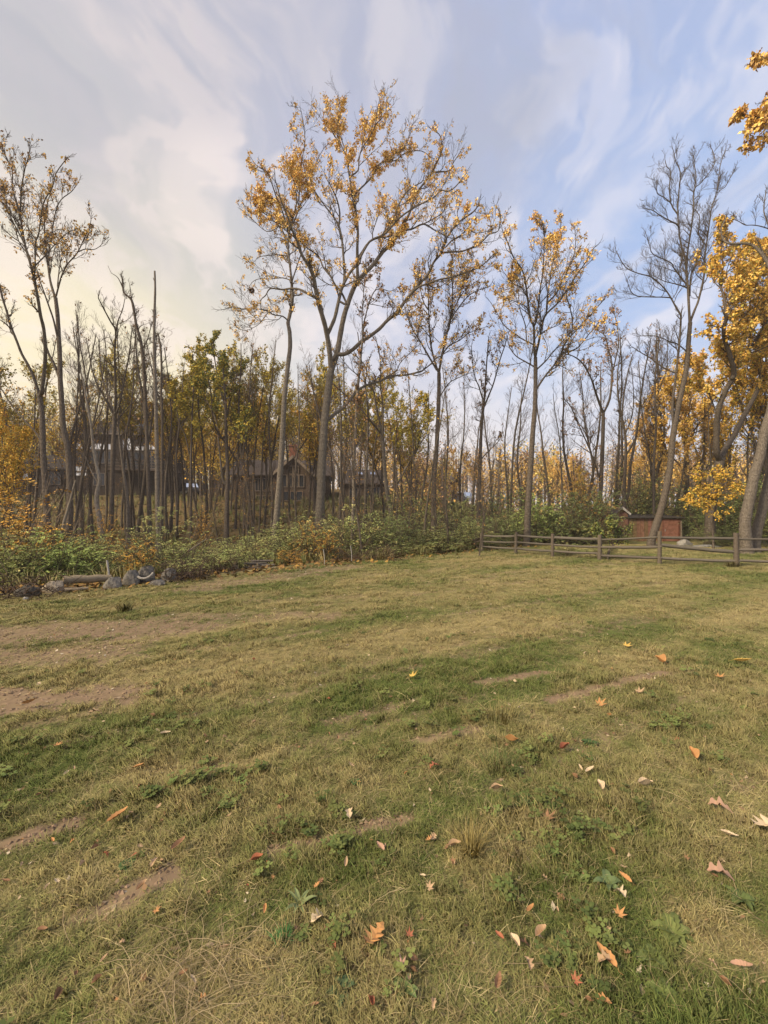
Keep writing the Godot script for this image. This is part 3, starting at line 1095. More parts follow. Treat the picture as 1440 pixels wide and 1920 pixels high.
	limb(1.2, 0.5, [1302, 358, 1305, 330, 1302, 310, 1300, 292], 0.2)
	limb(1.9, 0.6, [1288, 510, 1284, 480, 1276, 455, 1271, 405, 1272, 367, 1276, 325, 1266, 300, 1263, 283], 0.15)
	limb(1.4, 0.5, [1271, 402, 1262, 390, 1257, 380, 1245, 370, 1232, 362, 1231, 345], 0.2)
	limb(1.2, 0.5, [1258, 378, 1255, 355, 1257, 322, 1250, 312, 1247, 300], 0.2)
	limb(1.9, 0.7, [1293, 555, 1296, 515, 1310, 485, 1320, 450, 1318, 440], 0.2)
	limb(1.4, 0.5, [1320, 452, 1310, 440, 1312, 415, 1310, 402, 1300, 390], 0.2)
	limb(2.8, 1.5, [1262, 790, 1261, 757, 1266, 715, 1270, 680, 1275, 630, 1277, 590], 0.6)
	limb(1.6, 0.6, [1277, 592, 1267, 575, 1257, 557, 1245, 540, 1222, 520, 1195, 512, 1172, 500, 1155, 470], 0.15)
	limb(1.5, 0.5, [1288, 540, 1282, 537, 1265, 532, 1245, 527, 1228, 518], 0.2)
	limb(1.5, 0.5, [1286, 532, 1265, 505, 1257, 492, 1225, 477, 1218, 460, 1212, 440], 0.15)
	limb(1.5, 0.5, [1274, 428, 1268, 420, 1252, 412, 1235, 402, 1225, 395, 1212, 391], 0.2)
	limb(1.3, 0.5, [1257, 558, 1240, 557, 1225, 557, 1195, 555, 1182, 545, 1177, 530], 0.2)
	limb(1.5, 0.6, [1288, 660, 1270, 645, 1255, 640, 1230, 630, 1200, 630], 0.3)
	limb(1.5, 0.6, [1268, 700, 1245, 690, 1225, 675, 1200, 660, 1185, 650], 0.3)
	end_tree()

	rng.seed = 105
	begin_tree("forked_tree", "wavy tree forked low into two heavy stems with golden leaves, standing near the fence end", 1331.0, 22.5)
	leaf_tones = AMBER + ORANGE.slice(0, 3)
	leaf_size = 0.12
	leaves_each = 14
	tree_every = 0.33
	tree_long = 2.29
	leafy = 0.55
	spot(1370, 500, 85, 1.1); spot(1430, 480, 80, 1.1); spot(1350, 580, 60, 0.8); spot(1425, 590, 85, 1.1); spot(1340, 660, 55, 0.7); spot(1480, 600, 90, 1.0); spot(1400, 690, 60, 0.6)
	limb(9.5, 7.5, [1331, 985, 1334, 950, 1337, 914, 1346, 880, 1352, 857], 1.0, false)
	limb(6.0, 2.6, [1350, 862, 1343, 845, 1344, 801, 1347, 769, 1360, 733, 1376, 704, 1371, 675, 1360, 640, 1357, 620, 1362, 598], 0.45)
	limb(2.2, 0.9, [1362, 598, 1360, 575, 1357, 555, 1350, 530, 1356, 500, 1352, 470, 1358, 440], 0.1)
	limb(2.2, 0.9, [1371, 673, 1376, 640, 1380, 610, 1392, 570, 1398, 530, 1410, 500, 1412, 455], 0.1)
	limb(3.4, 1.4, [1372, 710, 1380, 688, 1389, 672, 1412, 646, 1438, 607, 1450, 560, 1448, 500], 0.3)
	limb(1.8, 0.7, [1403, 654, 1408, 620, 1425, 580, 1430, 540, 1432, 480], 0.2)
	limb(5.4, 2.6, [1352, 857, 1362, 838, 1376, 817, 1396, 778, 1418, 736, 1428, 704, 1440, 688, 1462, 640, 1470, 600], 0.4)
	limb(2.2, 0.8, [1470, 600, 1480, 560, 1478, 510, 1490, 460], 0.1)
	limb(1.8, 0.7, [1345, 780, 1330, 740, 1315, 715, 1290, 680], 0.3)
	limb(1.8, 0.7, [1418, 738, 1425, 715, 1420, 690, 1400, 670], 0.2)
	end_tree()

	rng.seed = 106
	begin_tree("curved_trunk_tree", "thick pale curved trunk at the fence, bare branches high above the golden leaves", 1401.0, 17.5)
	tree_every = 0.5
	tree_long = 1.2
	tree_bark = Color(0.250, 0.215, 0.180)
	limb(10.5, 6.0, [1399, 1020, 1397, 979, 1405, 937, 1415, 888, 1425, 856, 1434, 807, 1441, 785, 1452, 740, 1462, 690, 1466, 640], 1.0, false)
	limb(4.0, 1.2, [1466, 640, 1460, 590, 1455, 540, 1440, 495, 1420, 467, 1402, 457, 1370, 457, 1357, 450, 1352, 430, 1362, 407], 0.5)
	limb(2.4, 0.8, [1458, 560, 1452, 500, 1445, 450, 1440, 420, 1432, 395, 1436, 360], 0.4)
	limb(1.2, 0.5, [1443, 430, 1425, 424, 1410, 422, 1397, 422, 1385, 415, 1372, 410], 0.2)
	limb(2.2, 0.8, [1466, 640, 1478, 560, 1490, 480, 1495, 420], 0.3)
	end_tree()

	rng.seed = 107
	begin_tree("curved_trunk_tree", "pale trunk leaning out of the frame, just right of the thick curved trunk", 1414.0, 18.0)
	tree_bark = Color(0.250, 0.215, 0.180)
	limb(10.0, 5.0, [1415, 1018, 1420, 990, 1428, 962, 1440, 904, 1452, 850, 1466, 790, 1480, 700, 1490, 600], 1.0, false)
	limb(3.0, 1.0, [1490, 600, 1500, 520, 1505, 440], 0.2)
	limb(2.6, 1.0, [1482, 690, 1510, 620, 1530, 540], 0.2)
	end_tree()

	rng.seed = 108
	begin_tree("leafy_topped_tree", "twin-stemmed dark tree on the far left with thin rusty leaves at the top", 91.0, 17.0)
	leaf_tones = ORANGE.slice(2) + BROWN.slice(0, 1) + AMBER.slice(0, 1)
	leaf_size = 0.09
	tree_every = 0.36
	tree_long = 1.22
	leafy = 0.17
	updraft = 0.2
	spot(40, 345, 40, 0.95); spot(30, 430, 38, 0.8); spot(60, 300, 45, 0.6); spot(100, 330, 55, 0.5)
	limb(7.0, 4.2, [92, 1020, 90, 990, 88, 964, 85, 906, 81, 849, 79, 780, 74, 741], 1.0, false)
	limb(2.8, 1.4, [75, 745, 66, 716, 55, 689, 41, 664, 32, 641, 21, 613, 13, 585, 5, 560, 0, 540, -10, 500], 0.5)
	limb(3.5, 2.2, [75, 742, 79, 730, 84, 684, 85, 654, 82, 617, 76, 592, 72, 566, 65, 528, 61, 511], 0.7)
	limb(2.1, 0.6, [61, 511, 56, 491, 48, 464, 43, 438, 38, 404, 32, 382, 23, 352, 23, 320, 11, 293, 0, 267], 0.15)
	limb(1.6, 0.6, [64, 515, 66, 496, 66, 457, 73, 436, 81, 382, 98, 352, 105, 325, 122, 301], 0.15)
	limb(1.3, 0.5, [47, 460, 26, 419, 11, 389, 0, 372, -14, 350], 0.2)
	limb(1.3, 0.5, [43, 432, 30, 410, 19, 395, 8, 375, 0, 357], 0.2)
	limb(1.4, 0.5, [38, 402, 40, 357, 47, 314, 52, 300, 56, 280], 0.15)
	limb(1.5, 0.5, [64, 500, 85, 479, 96, 466, 124, 438, 145, 429], 0.2)
	limb(1.4, 0.5, [60, 505, 51, 470, 38, 455, 24, 445, 8, 430], 0.2)
	limb(2.0, 0.8, [80, 840, 70, 815, 48, 790, 25, 765, 0, 725, -20, 700], 0.3)
	end_tree()

	rng.seed = 109
	begin_tree("leafy_topped_tree", "dark tree with rough trunk right of the twin-stemmed one, rusty leaf sprays leaning right", 128.0, 18.0)
	leaf_tones = ORANGE.slice(2) + BROWN.slice(0, 1) + AMBER.slice(0, 1)
	leaf_size = 0.09
	tree_every = 0.36
	tree_long = 1.28
	leafy = 0.17
	updraft = 0.2
	tree_bark = Color(0.208, 0.176, 0.144)
	spot(110, 360, 40, 0.6)
	limb(6.6, 3.2, [129, 1010, 131, 960, 131, 918, 128, 849, 119, 803, 116, 757, 113, 712, 112, 666, 110, 630, 108, 592, 104, 558], 0.8, false)
	limb(2.3, 1.2, [104, 560, 96, 534, 92, 513, 88, 479, 84, 442, 83, 410], 0.3)
	limb(1.6, 0.5, [92, 510, 92, 472, 98, 432, 105, 395, 115, 374, 132, 361, 140, 352, 147, 342], 0.15)
	limb(1.7, 0.5, [105, 556, 115, 519, 126, 496, 145, 474, 160, 442, 168, 425, 171, 410], 0.2)
	limb(1.1, 0.4, [147, 472, 160, 467, 175, 468, 184, 464, 190, 459], 0.3)
	limb(1.3, 0.5, [108, 535, 113, 493, 122, 470, 132, 459, 137, 440], 0.2)
	limb(1.2, 0.5, [83, 412, 88, 385, 95, 360, 100, 330], 0.15)
	limb(2.0, 0.8, [109, 640, 101, 602, 92, 575, 85, 555, 76, 530, 70, 512], 0.6)
	limb(2.6, 1.8, [110, 705, 100, 680, 92, 665, 86, 648], 0.9)
	end_tree()

	rng.seed = 110
	begin_tree("pale_tree", "pale grey tree with a bend in its trunk in front of the left house", 193.0, 18.0)
	tree_bark = Color(0.376, 0.328, 0.272)
	tree_every = 0.8
	limb(5.6, 1.0, [192, 1016, 187, 975, 181, 941, 183, 918, 187, 900, 181, 872, 174, 831, 171, 799, 164, 762, 158, 725, 150, 690], 0.75)
	limb(1.8, 0.8, [174, 800, 182, 785, 190, 771, 197, 745, 205, 715], 0.3)
	limb(1.6, 0.6, [183, 905, 172, 885, 165, 868, 158, 850], 0.4)
	end_tree()

	rng.seed = 111
	begin_tree("many_stemmed_tree", "grey trunk spreading into a vase of bare stems before the roof of the left house", 206.0, 20.0)
	tree_every = 0.55
	tree_long = 1.4
	limb(4.8, 3.6, [207, 1015, 209, 960, 210, 922, 212, 851, 215, 781], 1.0, false)
	limb(2.4, 0.8, [215, 782, 207, 765, 200, 753, 190, 735, 180, 716, 172, 690, 165, 650], 0.3)
	limb(2.2, 0.8, [215, 782, 206, 750, 195, 720, 188, 680, 186, 640], 0.3)
	limb(2.6, 0.9, [215, 782, 217, 740, 216, 700, 215, 660, 217, 621, 208, 604, 195, 580, 185, 560], 0.3)
	limb(2.4, 0.8, [216, 780, 225, 753, 236, 697, 243, 660, 247, 620], 0.3)
	limb(1.9, 0.7, [217, 790, 233, 772, 244, 760, 258, 745, 266, 720], 0.3)
	limb(1.4, 0.5, [217, 622, 222, 600, 230, 580, 234, 560], 0.2)
	end_tree()

	rng.seed = 112
	begin_tree("leaning_tree", "grey tree leaning left across the windows of the left house", 240.0, 21.0)
	tree_bark = Color(0.250, 0.215, 0.180)
	tree_every = 0.8
	limb(4.2, 0.8, [240, 990, 239, 936, 233, 894, 226, 837, 222, 800, 220, 760, 212, 720], 0.6)
	end_tree()

	rng.seed = 113
	begin_tree("dead_tree", "tall branchless dead snag with a broken top, standing alone against the sky", 297.0, 19.0)
	tree_bark = Color(0.288, 0.248, 0.208)
	limb(5.0, 1.5, [297, 1000, 295, 922, 294, 837, 292, 753, 290, 683, 289, 640, 290, 579, 291, 540, 290, 508], 1.0, false)
	limb(1.3, 0.6, [290, 690, 286, 672, 284, 660], 0.3, false)
	limb(1.0, 0.4, [289, 588, 286, 582, 284, 580], 0.3, false)
	limb(1.0, 0.5, [290, 528, 288, 523, 287, 521], 0.3, false)
	end_tree()

	rng.seed = 114
	begin_tree("crooked_tree", "bare crooked tree beside the tall snag, its thin top bending left", 281.0, 21.5)
	tree_every = 0.6
	tree_long = 1.2
	limb(4.4, 1.4, [281, 992, 278, 894, 274, 781, 270, 697, 264, 640, 256, 612, 249, 570, 243, 558, 232, 548, 230, 525], 0.5)
	limb(1.0, 0.4, [247, 566, 244, 540, 243, 533], 0.3)
	limb(1.0, 0.5, [232, 545, 222, 522, 212, 514], 0.2)
	limb(1.3, 0.5, [266, 655, 275, 640, 284, 610, 292, 590], 0.2)
	end_tree()

	rng.seed = 115
	begin_tree("broken_tree", "short broken-topped trunk close behind the tall snag", 303.0, 22.5)
	limb(3.4, 1.5, [303, 985, 304, 930, 304, 865, 304, 781, 302, 725, 303, 690, 301, 650, 298, 635], 0.7)
	end_tree()

	rng.seed = 116
	begin_tree("olive_tree_tall", "thin straight tree with a low fork right of the snag, small olive yellow leaves", 358.0, 27.0)
	leaf_tones = OLIVE
	leafy = 0.8
	leaves_each = 9
	tree_every = 0.6
	tree_long = 1.9
	limb(3.0, 0.7, [358, 992, 358, 940, 358, 880, 359, 820, 360, 781, 362, 740, 363, 690, 360, 660], 0.55)
	limb(1.6, 0.6, [355, 851, 347, 815, 337, 795, 330, 760, 328, 720], 0.5)
	end_tree()

	rng.seed = 117
	begin_tree("green_gold_tree", "thick dark tree with a dense green and gold crown between the two houses", 424.0, 28.0)
	leaf_tones = OLIVE + GREEN.slice(0, 2)
	leafy = 0.9
	leaves_each = 14
	leaf_size = 0.12
	tree_every = 0.45
	tree_long = 2.2
	spot(400, 650, 30, 1.1)
	limb(5.4, 1.4, [425, 980, 426, 930, 427, 887, 424, 816, 423, 756, 420, 715, 418, 680], 0.8)
	limb(2.5, 0.8, [418, 900, 413, 860, 410, 830, 406, 792, 394, 763, 380, 734, 370, 700], 0.6)
	limb(2.2, 0.7, [423, 790, 432, 750, 440, 715, 450, 690], 0.4)
	limb(2.2, 0.7, [420, 755, 412, 725, 405, 690, 400, 650, 402, 635], 0.3)
	limb(1.8, 0.6, [427, 870, 438, 850, 445, 835, 448, 810, 460, 780], 0.5)
	limb(2.0, 0.7, [414, 820, 400, 790, 396, 740, 388, 700], 0.5)
	end_tree()

	rng.seed = 118
	begin_tree("thin_tree", "thin straight tree at the brush line right of the tallest tree, beside a white stake", 660.0, 19.0)
	tree_bark = Color(0.27, 0.235, 0.195)
	tree_every = 0.45
	tree_long = 0.9
	leaf_tones = BROWN
	leafy = 0.15
	limb(3.8, 1.7, [660, 1024, 663, 936, 665, 840, 669, 756, 672, 715, 676, 672, 679, 643, 682, 607], 0.6)
	limb(1.3, 0.5, [682, 607, 690, 575, 702, 546, 715, 542, 730, 546, 740, 543], 0.2)
	limb(1.3, 0.5, [680, 640, 679, 600, 681, 560, 686, 520, 700, 490], 0.2)
	limb(1.0, 0.4, [690, 570, 705, 572, 725, 576, 745, 576], 0.2)
	end_tree()

	rng.seed = 119
	begin_tree("splayed_tree", "grey tree whose trunk splits into leaning stems, in front of the small brown house wing", 734.0, 25.0)
	tree_bark = Color(0.27, 0.235, 0.195)
	tree_every = 0.5
	tree_long = 1.3
	leaf_tones = BROWN
	leafy = 0.12
	limb(5.2, 2.8, [733, 985, 731, 950, 726, 924, 721, 876, 718, 828, 713, 797], 1.0, false)
	limb(2.5, 0.8, [714, 800, 705, 761, 700, 732, 690, 705, 683, 684, 668, 668, 657, 662], 0.3)
	limb(2.2, 0.8, [718, 830, 718, 792, 717, 756, 713, 720, 714, 680, 706, 640], 0.3)
	limb(2.2, 0.7, [714, 812, 700, 795, 688, 780, 666, 756, 637, 732, 620, 715], 0.2)
	limb(2.4, 1.0, [735, 965, 741, 920, 738, 880, 742, 840, 744, 800], 0.5)
	end_tree()

	rng.seed = 120
	begin_tree("fan_shaped_tree", "straight dark tree with a fan of fine branches and pale orange leaves, right of centre", 812.0, 23.0)
	leaf_tones = ORANGE + BROWN.slice(0, 1)
	leafy = 0.3
	tree_every = 0.36
	tree_long = 2.03
	updraft = 0.2
	spot(870, 505, 45, 0.7); spot(800, 570, 40, 0.7)
	limb(5.6, 3.4, [812, 1014, 813, 950, 814, 897, 818, 850, 820, 810, 823, 737, 823, 699], 0.9, false)
	limb(2.3, 0.7, [823, 700, 818, 687, 808, 647, 804, 591, 803, 550, 800, 520, 795, 500], 0.2)
	limb(2.0, 0.6, [819, 694, 798, 658, 788, 640, 777, 623, 766, 600, 758, 575, 755, 550], 0.2)
	limb(2.5, 0.8, [823, 699, 829, 665, 836, 635, 843, 600, 849, 562, 847, 512, 849, 480], 0.2)
	limb(1.8, 0.6, [838, 625, 845, 600, 856, 582, 877, 556, 895, 545, 912, 539], 0.2)
	limb(1.7, 0.6, [826, 672, 840, 650, 862, 638, 880, 624, 905, 615], 0.2)
	limb(1.5, 0.6, [846, 590, 860, 560, 868, 530, 876, 500, 885, 480], 0.2)
	limb(1.4, 0.5, [802, 580, 792, 560, 786, 530, 775, 510], 0.2)
	limb(1.5, 0.6, [824, 745, 840, 720, 860, 708, 880, 700], 0.3)
	end_tree()

	rng.seed = 121
	begin_tree("dark_tree", "dark bare tree with upright stems behind the first fence post", 896.0, 25.0)
	leaf_tones = BROWN
	leafy = 0.1
	tree_every = 0.45
	tree_long = 1.4
	updraft = 0.2
	limb(5.2, 0.8, [896, 985, 898, 930, 900, 868, 903, 795, 907, 760, 909, 737, 912, 687, 916, 635], 0.6)
	limb(1.9, 0.7, [908, 762, 917, 740, 926, 717, 938, 673, 946, 650, 952, 629], 0.3)
	limb(1.6, 0.6, [904, 745, 898, 725, 891, 708, 886, 680, 884, 650], 0.2)
	limb(1.4, 0.5, [905, 858, 920, 842, 935, 827, 942, 810], 0.3)
	end_tree()

	rng.seed = 122
	begin_tree("leaning_bare_tree", "bare tree with Y fork and long arching side limb, left of the red shed", 1126.0, 27.0)
	leaf_tones = BROWN
	leafy = 0.25
	tree_every = 0.5
	tree_long = 1.5
	limb(4.8, 2.8, [1125, 965, 1126, 920, 1129, 857, 1131, 795, 1131, 773], 1.0, false)
	limb(2.4, 0.8, [1131, 775, 1121, 748, 1115, 730, 1109, 711, 1093, 682, 1075, 668, 1060, 664], 0.3)
	limb(2.6, 0.8, [1131, 775, 1143, 748, 1148, 701, 1145, 670, 1140, 654, 1135, 630, 1121, 620], 0.3)
	limb(1.8, 0.7, [1147, 705, 1155, 670, 1160, 640, 1155, 600, 1148, 575], 0.2)
	limb(1.9, 0.8, [1125, 905, 1120, 882, 1109, 851, 1098, 825, 1087, 801, 1071, 764, 1060, 750], 0.4)
	end_tree()

	rng.seed = 123
	begin_tree("twin_tree", "two dark trunks rising close together behind the shed's small gable", 1180.0, 27.0)
	tree_every = 0.5
	tree_long = 1.3
	limb(4.0, 0.6, [1170, 940, 1173, 861, 1172, 813, 1160, 752, 1158, 700, 1165, 650], 0.6)
	limb(3.6, 0.6, [1178, 925, 1182, 873, 1194, 809, 1202, 740, 1210, 690, 1220, 640], 0.6)
	limb(1.4, 0.5, [1172, 815, 1185, 780, 1188, 740, 1184, 690], 0.2)
	end_tree()

	rng.seed = 124
	begin_tree("maple_tree", "bushy orange maple with low spreading branches behind the shed's right end", 1287.0, 29.0)
	leaf_tones = ORANGE + GOLD.slice(0, 2)
	leafy = 0.75
	leaves_each = 12
	leaf_size = 0.115
	tree_every = 0.5
	tree_long = 2.4
	limb(5.5, 4.0, [1287, 970, 1287, 920, 1287, 862], 1.0, false)
	limb(2.6, 0.9, [1287, 865, 1290, 840, 1297, 815, 1308, 798, 1331, 765, 1340, 730], 0.2)
	limb(2.4, 0.8, [1287, 862, 1283, 830, 1273, 791, 1262, 750, 1255, 715], 0.2)
	limb(2.0, 0.8, [1289, 885, 1308, 869, 1334, 846, 1350, 820], 0.2)
	limb(2.2, 0.8, [1287, 850, 1290, 790, 1294, 740, 1290, 695], 0.2)
	limb(2.0, 0.8, [1286, 890, 1268, 865, 1250, 845, 1238, 800], 0.2)
	end_tree()

	rng.seed = 125
	begin_tree("slim_tree", "slim bare tree between the leaning leafless tree and the twin dark trunks", 1228.0, 26.0)
	tree_every = 0.5
	limb(3.0, 1.0, [1226, 960, 1226, 861, 1230, 800, 1228, 740, 1230, 690, 1236, 640], 0.5)
	limb(1.2, 0.5, [1229, 750, 1240, 720, 1250, 690, 1252, 640], 0.2)
	end_tree()

	rng.seed = 127
	begin_tree("young_maple", "small orange maple with layered leaves in front of the forked golden tree", 1338.0, 20.0)
	leaf_tones = AMBER
	leafy = 1.0
	leaves_each = 4
	leaf_size = 0.085
	tree_every = 0.2
	tree_long = 1.0
	updraft = -0.02
	limb(2.2, 1.0, [1337, 1005, 1338, 975, 1342, 945, 1340, 915, 1336, 890], 0.5)
	limb(1.2, 0.5, [1341, 948, 1325, 940, 1308, 935, 1292, 934], 0.25)
	limb(1.2, 0.5, [1342, 935, 1358, 925, 1375, 918, 1388, 916], 0.25)
	limb(1.1, 0.5, [1340, 915, 1325, 905, 1310, 900], 0.2)
	limb(1.1, 0.5, [1338, 905, 1352, 893, 1362, 885], 0.2)
	limb(1.1, 0.5, [1341, 940, 1330, 925, 1318, 918], 0.2)
	end_tree()

	# a tree that stands beyond the right border and hangs a branch into view
	rng.seed = 126
	begin_tree("overhanging_tree", "orange leafed branches hanging into view from a tree beyond the frame, high above fence", 1780.0, 9.0)
	leaf_tones = ORANGE + BROWN.slice(0, 1)
	leafy = 0.8
	leaves_each = 8
	leaf_size = 0.1
	tree_every = 0.22
	tree_long = 0.5
	updraft = 0.0
	limb(16.0, 9.0, [1780, 900, 1770, 700, 1765, 500, 1750, 330], 1.0, false)
	limb(7.0, 1.4, [1758, 420, 1680, 340, 1580, 270, 1510, 235, 1460, 225, 1425, 222, 1400, 216, 1385, 218], 0.55)
	limb(2.0, 1.0, [1510, 235, 1470, 200, 1445, 185, 1432, 190], 0.4)
	limb(3.0, 1.0, [1755, 360, 1660, 220, 1560, 130, 1490, 105, 1450, 108, 1424, 106], 0.7)
	limb(5.0, 1.5, [1750, 330, 1770, 150, 1800, 0], 0.3)
	limb(1.6, 0.9, [1460, 226, 1440, 235, 1425, 240, 1412, 242], 0.3)
	end_tree()

# ---------------------------------------------------------------- the thinner trees of the wood
const ORDINAL := ["first", "second", "third", "fourth", "fifth", "sixth", "seventh", "eighth", "ninth", "tenth", "eleventh", "twelfth", "thirteenth", "fourteenth", "fifteenth", "sixteenth"]

func region(px: float) -> String:
	if px < 150: return "at the wood's left end"
	if px < 340: return "before the left house"
	if px < 440: return "between the two houses"
	if px < 600: return "before the chimney house"
	if px < 800: return "behind the two white stakes"
	if px < 1000: return "behind the fence's far end"
	if px < 1160: return "behind the fence thicket"
	if px < 1300: return "behind the red shed"
	return "behind the curved trunks"

func thin_woods() -> void:
	# the kinds, each grown once
	tree_bark = Color(0.18, 0.15, 0.125)
	twig_tone = Color(0.16, 0.13, 0.11)
	leaf_spots = []
	wander = 0.26
	updraft = 0.2
	kids1 = 6
	kids2 = 4
	leaf_size = 0.13
	leafy = 0.0
	leaf_tones = BROWN
	leaves_each = 2
	var kinds := []
	for k in 5:
		leafy = [0.0, 0.05, 0.0, 0.12, 0.0][k]
		kinds.append([wild_tree(200 + k, 14.0, 0.075 + 0.012 * (k % 3), 0.26 + 0.07 * (k % 3), 2.0, [-0.1, 0.06, 0.0, 0.12, -0.05][k]), "thin bare tree"])
	for k in 3:
		leafy = [0.0, 0.1, 0.05][k]
		kinds.append([wild_tree(220 + k, 14.0, 0.1, 0.32, 2.3, rng.randf_range(-0.07, 0.07), true), "forked bare tree"])
	kids1 = 6
	kids2 = 4
	leaves_each = 9
	for k in 3:
		leafy = 0.95
		leaf_tones = OLIVE
		kinds.append([wild_tree(240 + k, 14.0, 0.09, 0.5, 2.9, 0.0, k == 1), "tree with olive and yellow leaves"])
	for k in 2:
		leafy = 0.9
		leaf_tones = AMBER
		kinds.append([wild_tree(250 + k, 14.0, 0.1, 0.36, 3.1, 0.0, k == 1), "tree with golden leaves"])
	for k in 2:
		leafy = 0.75
		leaf_tones = ORANGE
		kinds.append([wild_tree(260 + k, 14.0, 0.09, 0.3, 2.4, 0.0, k == 1), "tree with orange leaves"])
	# place in the photograph, distance, top in the photograph, kind
	var rows := [
		[-30, 20, 520, 5], [-6, 24, 640, 9], [14, 22, 560, 0], [48, 27, 640, 10], [68, 19, 660, 3], [104, 29, 700, 11], [140, 20, 620, 1], [152, 24, 560, 2], [-60, 22, 600, 12],
		[168, 30, 520, 0], [196, 33, 640, 8], [228, 33, 650, 10], [256, 29, 560, 6], [314, 29, 600, 4], [322, 33, 680, 9], [332, 28, 650, 2], [247, 31, 660, 9],
		[5, 18, 750, 12], [36, 21, 790, 11], [-25, 19, 730, 12], [305, 40, 715, 11], [332, 43, 720, 12], [366, 44, 725, 9], [402, 46, 715, 11], [432, 42, 700, 12], [454, 46, 735, 11], [500, 44, 720, 12], [530, 47, 725, 9], [600, 42, 725, 12], [640, 45, 735, 11], [700, 44, 750, 12],
		[134, 25, 560, 0], [150, 28, 540, 3], [176, 26, 590, 1], [188, 30, 560, 4], [238, 29, 560, 0], [252, 32, 570, 2], [272, 31, 590, 3], [60, 28, 560, 1], [318, 32, 600, 0],
		[348, 34, 690, 10], [372, 37, 700, 11], [385, 33, 640, 8], [440, 34, 650, 9], [352, 48, 770, 12], [395, 46, 760, 11],
		[456, 31, 660, 8], [464, 32, 640, 0], [472, 31, 650, 9], [486, 30, 660, 10], [494, 32, 640, 1], [508, 29, 600, 4], [545, 36, 690, 9], [557, 27, 640, 0], [578, 32, 690, 12], [590, 31, 660, 8], [475, 29, 600, 6], 
		[612, 31, 660, 1], [626, 34, 650, 8], [636, 29, 590, 2], [646, 30, 680, 9], [652, 26, 620, 5], [688, 24, 560, 4], [700, 30, 640, 0], [722, 35, 690, 12], [748, 27, 690, 9], [756, 33, 700, 8], [768, 25, 650, 3], [783, 29, 690, 2], [795, 20, 690, 1], [776, 38, 750, 12], [670, 34, 690, 10],
		[836, 30, 640, 4], [866, 31, 640, 0], [880, 34, 700, 1], [926, 30, 660, 2], [950, 33, 700, 4], [962, 29, 610, 0], [977, 36, 705, 2], [845, 40, 830, 13], [905, 42, 840, 14],
		[1030, 31, 640, 1], [1055, 25, 700, 4], [1078, 28, 640, 2], [1104, 30, 640, 6], [1148, 34, 620, 5], [1096, 34, 860, 11], [1040, 44, 835, 14], [1080, 46, 840, 13],
		[1158, 30, 600, 1], [1205, 31, 590, 6], [1216, 29, 640, 0], [1246, 32, 720, 14], [1262, 28, 740, 13], [1236, 40, 770, 12], [1180, 42, 820, 14],
		[1308, 29, 640, 13], [1322, 26, 720, 2], [1344, 33, 640, 11], [1372, 28, 690, 12], [1384, 26, 700, 5], [1404, 31, 600, 11], [1424, 28, 680, 7], [1446, 25, 560, 12], [1470, 29, 560, 11], [1395, 23, 740, 1], [1500, 24, 560, 12], [1540, 27, 560, 7],
	]
	# young growth between the trunks
	leafy = 0.12
	leaves_each = 3
	leaf_tones = BROWN + AMBER.slice(0, 1)
	kids1 = 5
	for k in 3:
		kinds.append([wild_tree(270 + k, 14.0, 0.075, 0.06, 2.6, rng.randf_range(-0.12, 0.12), k == 1), "twiggy young tree"])
	rng.seed = 290
	for k in 66:
		var d := rng.randf_range(16.0, 44.0)
		var px := -60.0 + k * 24.0 + rng.randf_range(-12, 12)
		if px > 1140 and px < 1300:
			d = rng.randf_range(29.0, 44.0)
		elif px > 900:
			d = rng.randf_range(25.0, 44.0)
		if (px > 140 and px < 335 or px > 490 and px < 620) and k % 3 > 0:
			continue
		rows.append([px, d, 960.0 - (rng.randf_range(3.2, 7.0) - 1.7) * F / d, 15 + k % 3])
	rows.sort_custom(func(a, b): return a[0] < b[0])
	var counts := {}
	rng.seed = 300
	for r in rows:
		var kind: Array = kinds[r[3]]
		var where := on_ground(r[0], r[1])
		var tall: float = EYE - where.y + (960.0 - r[2]) / F * r[1]
		var s: float = tall / 14.0
		var place := region(r[0])
		var key: String = kind[1] + place
		var k: int = counts.get(key, 0)
		counts[key] = k + 1
		var w := clampf(s, 0.42, 1.25) * rng.randf_range(0.85, 1.15)
		copy_of(kind[0], "forest_tree", "%s %s, %s from the left there" % [kind[1], place, ORDINAL[mini(k, 15)]], "tree", where, rng.randf() * TAU, Vector3(w, s, w), "thinner trees of the wood behind the lawn")
	for k in kinds:
		k[0].free()

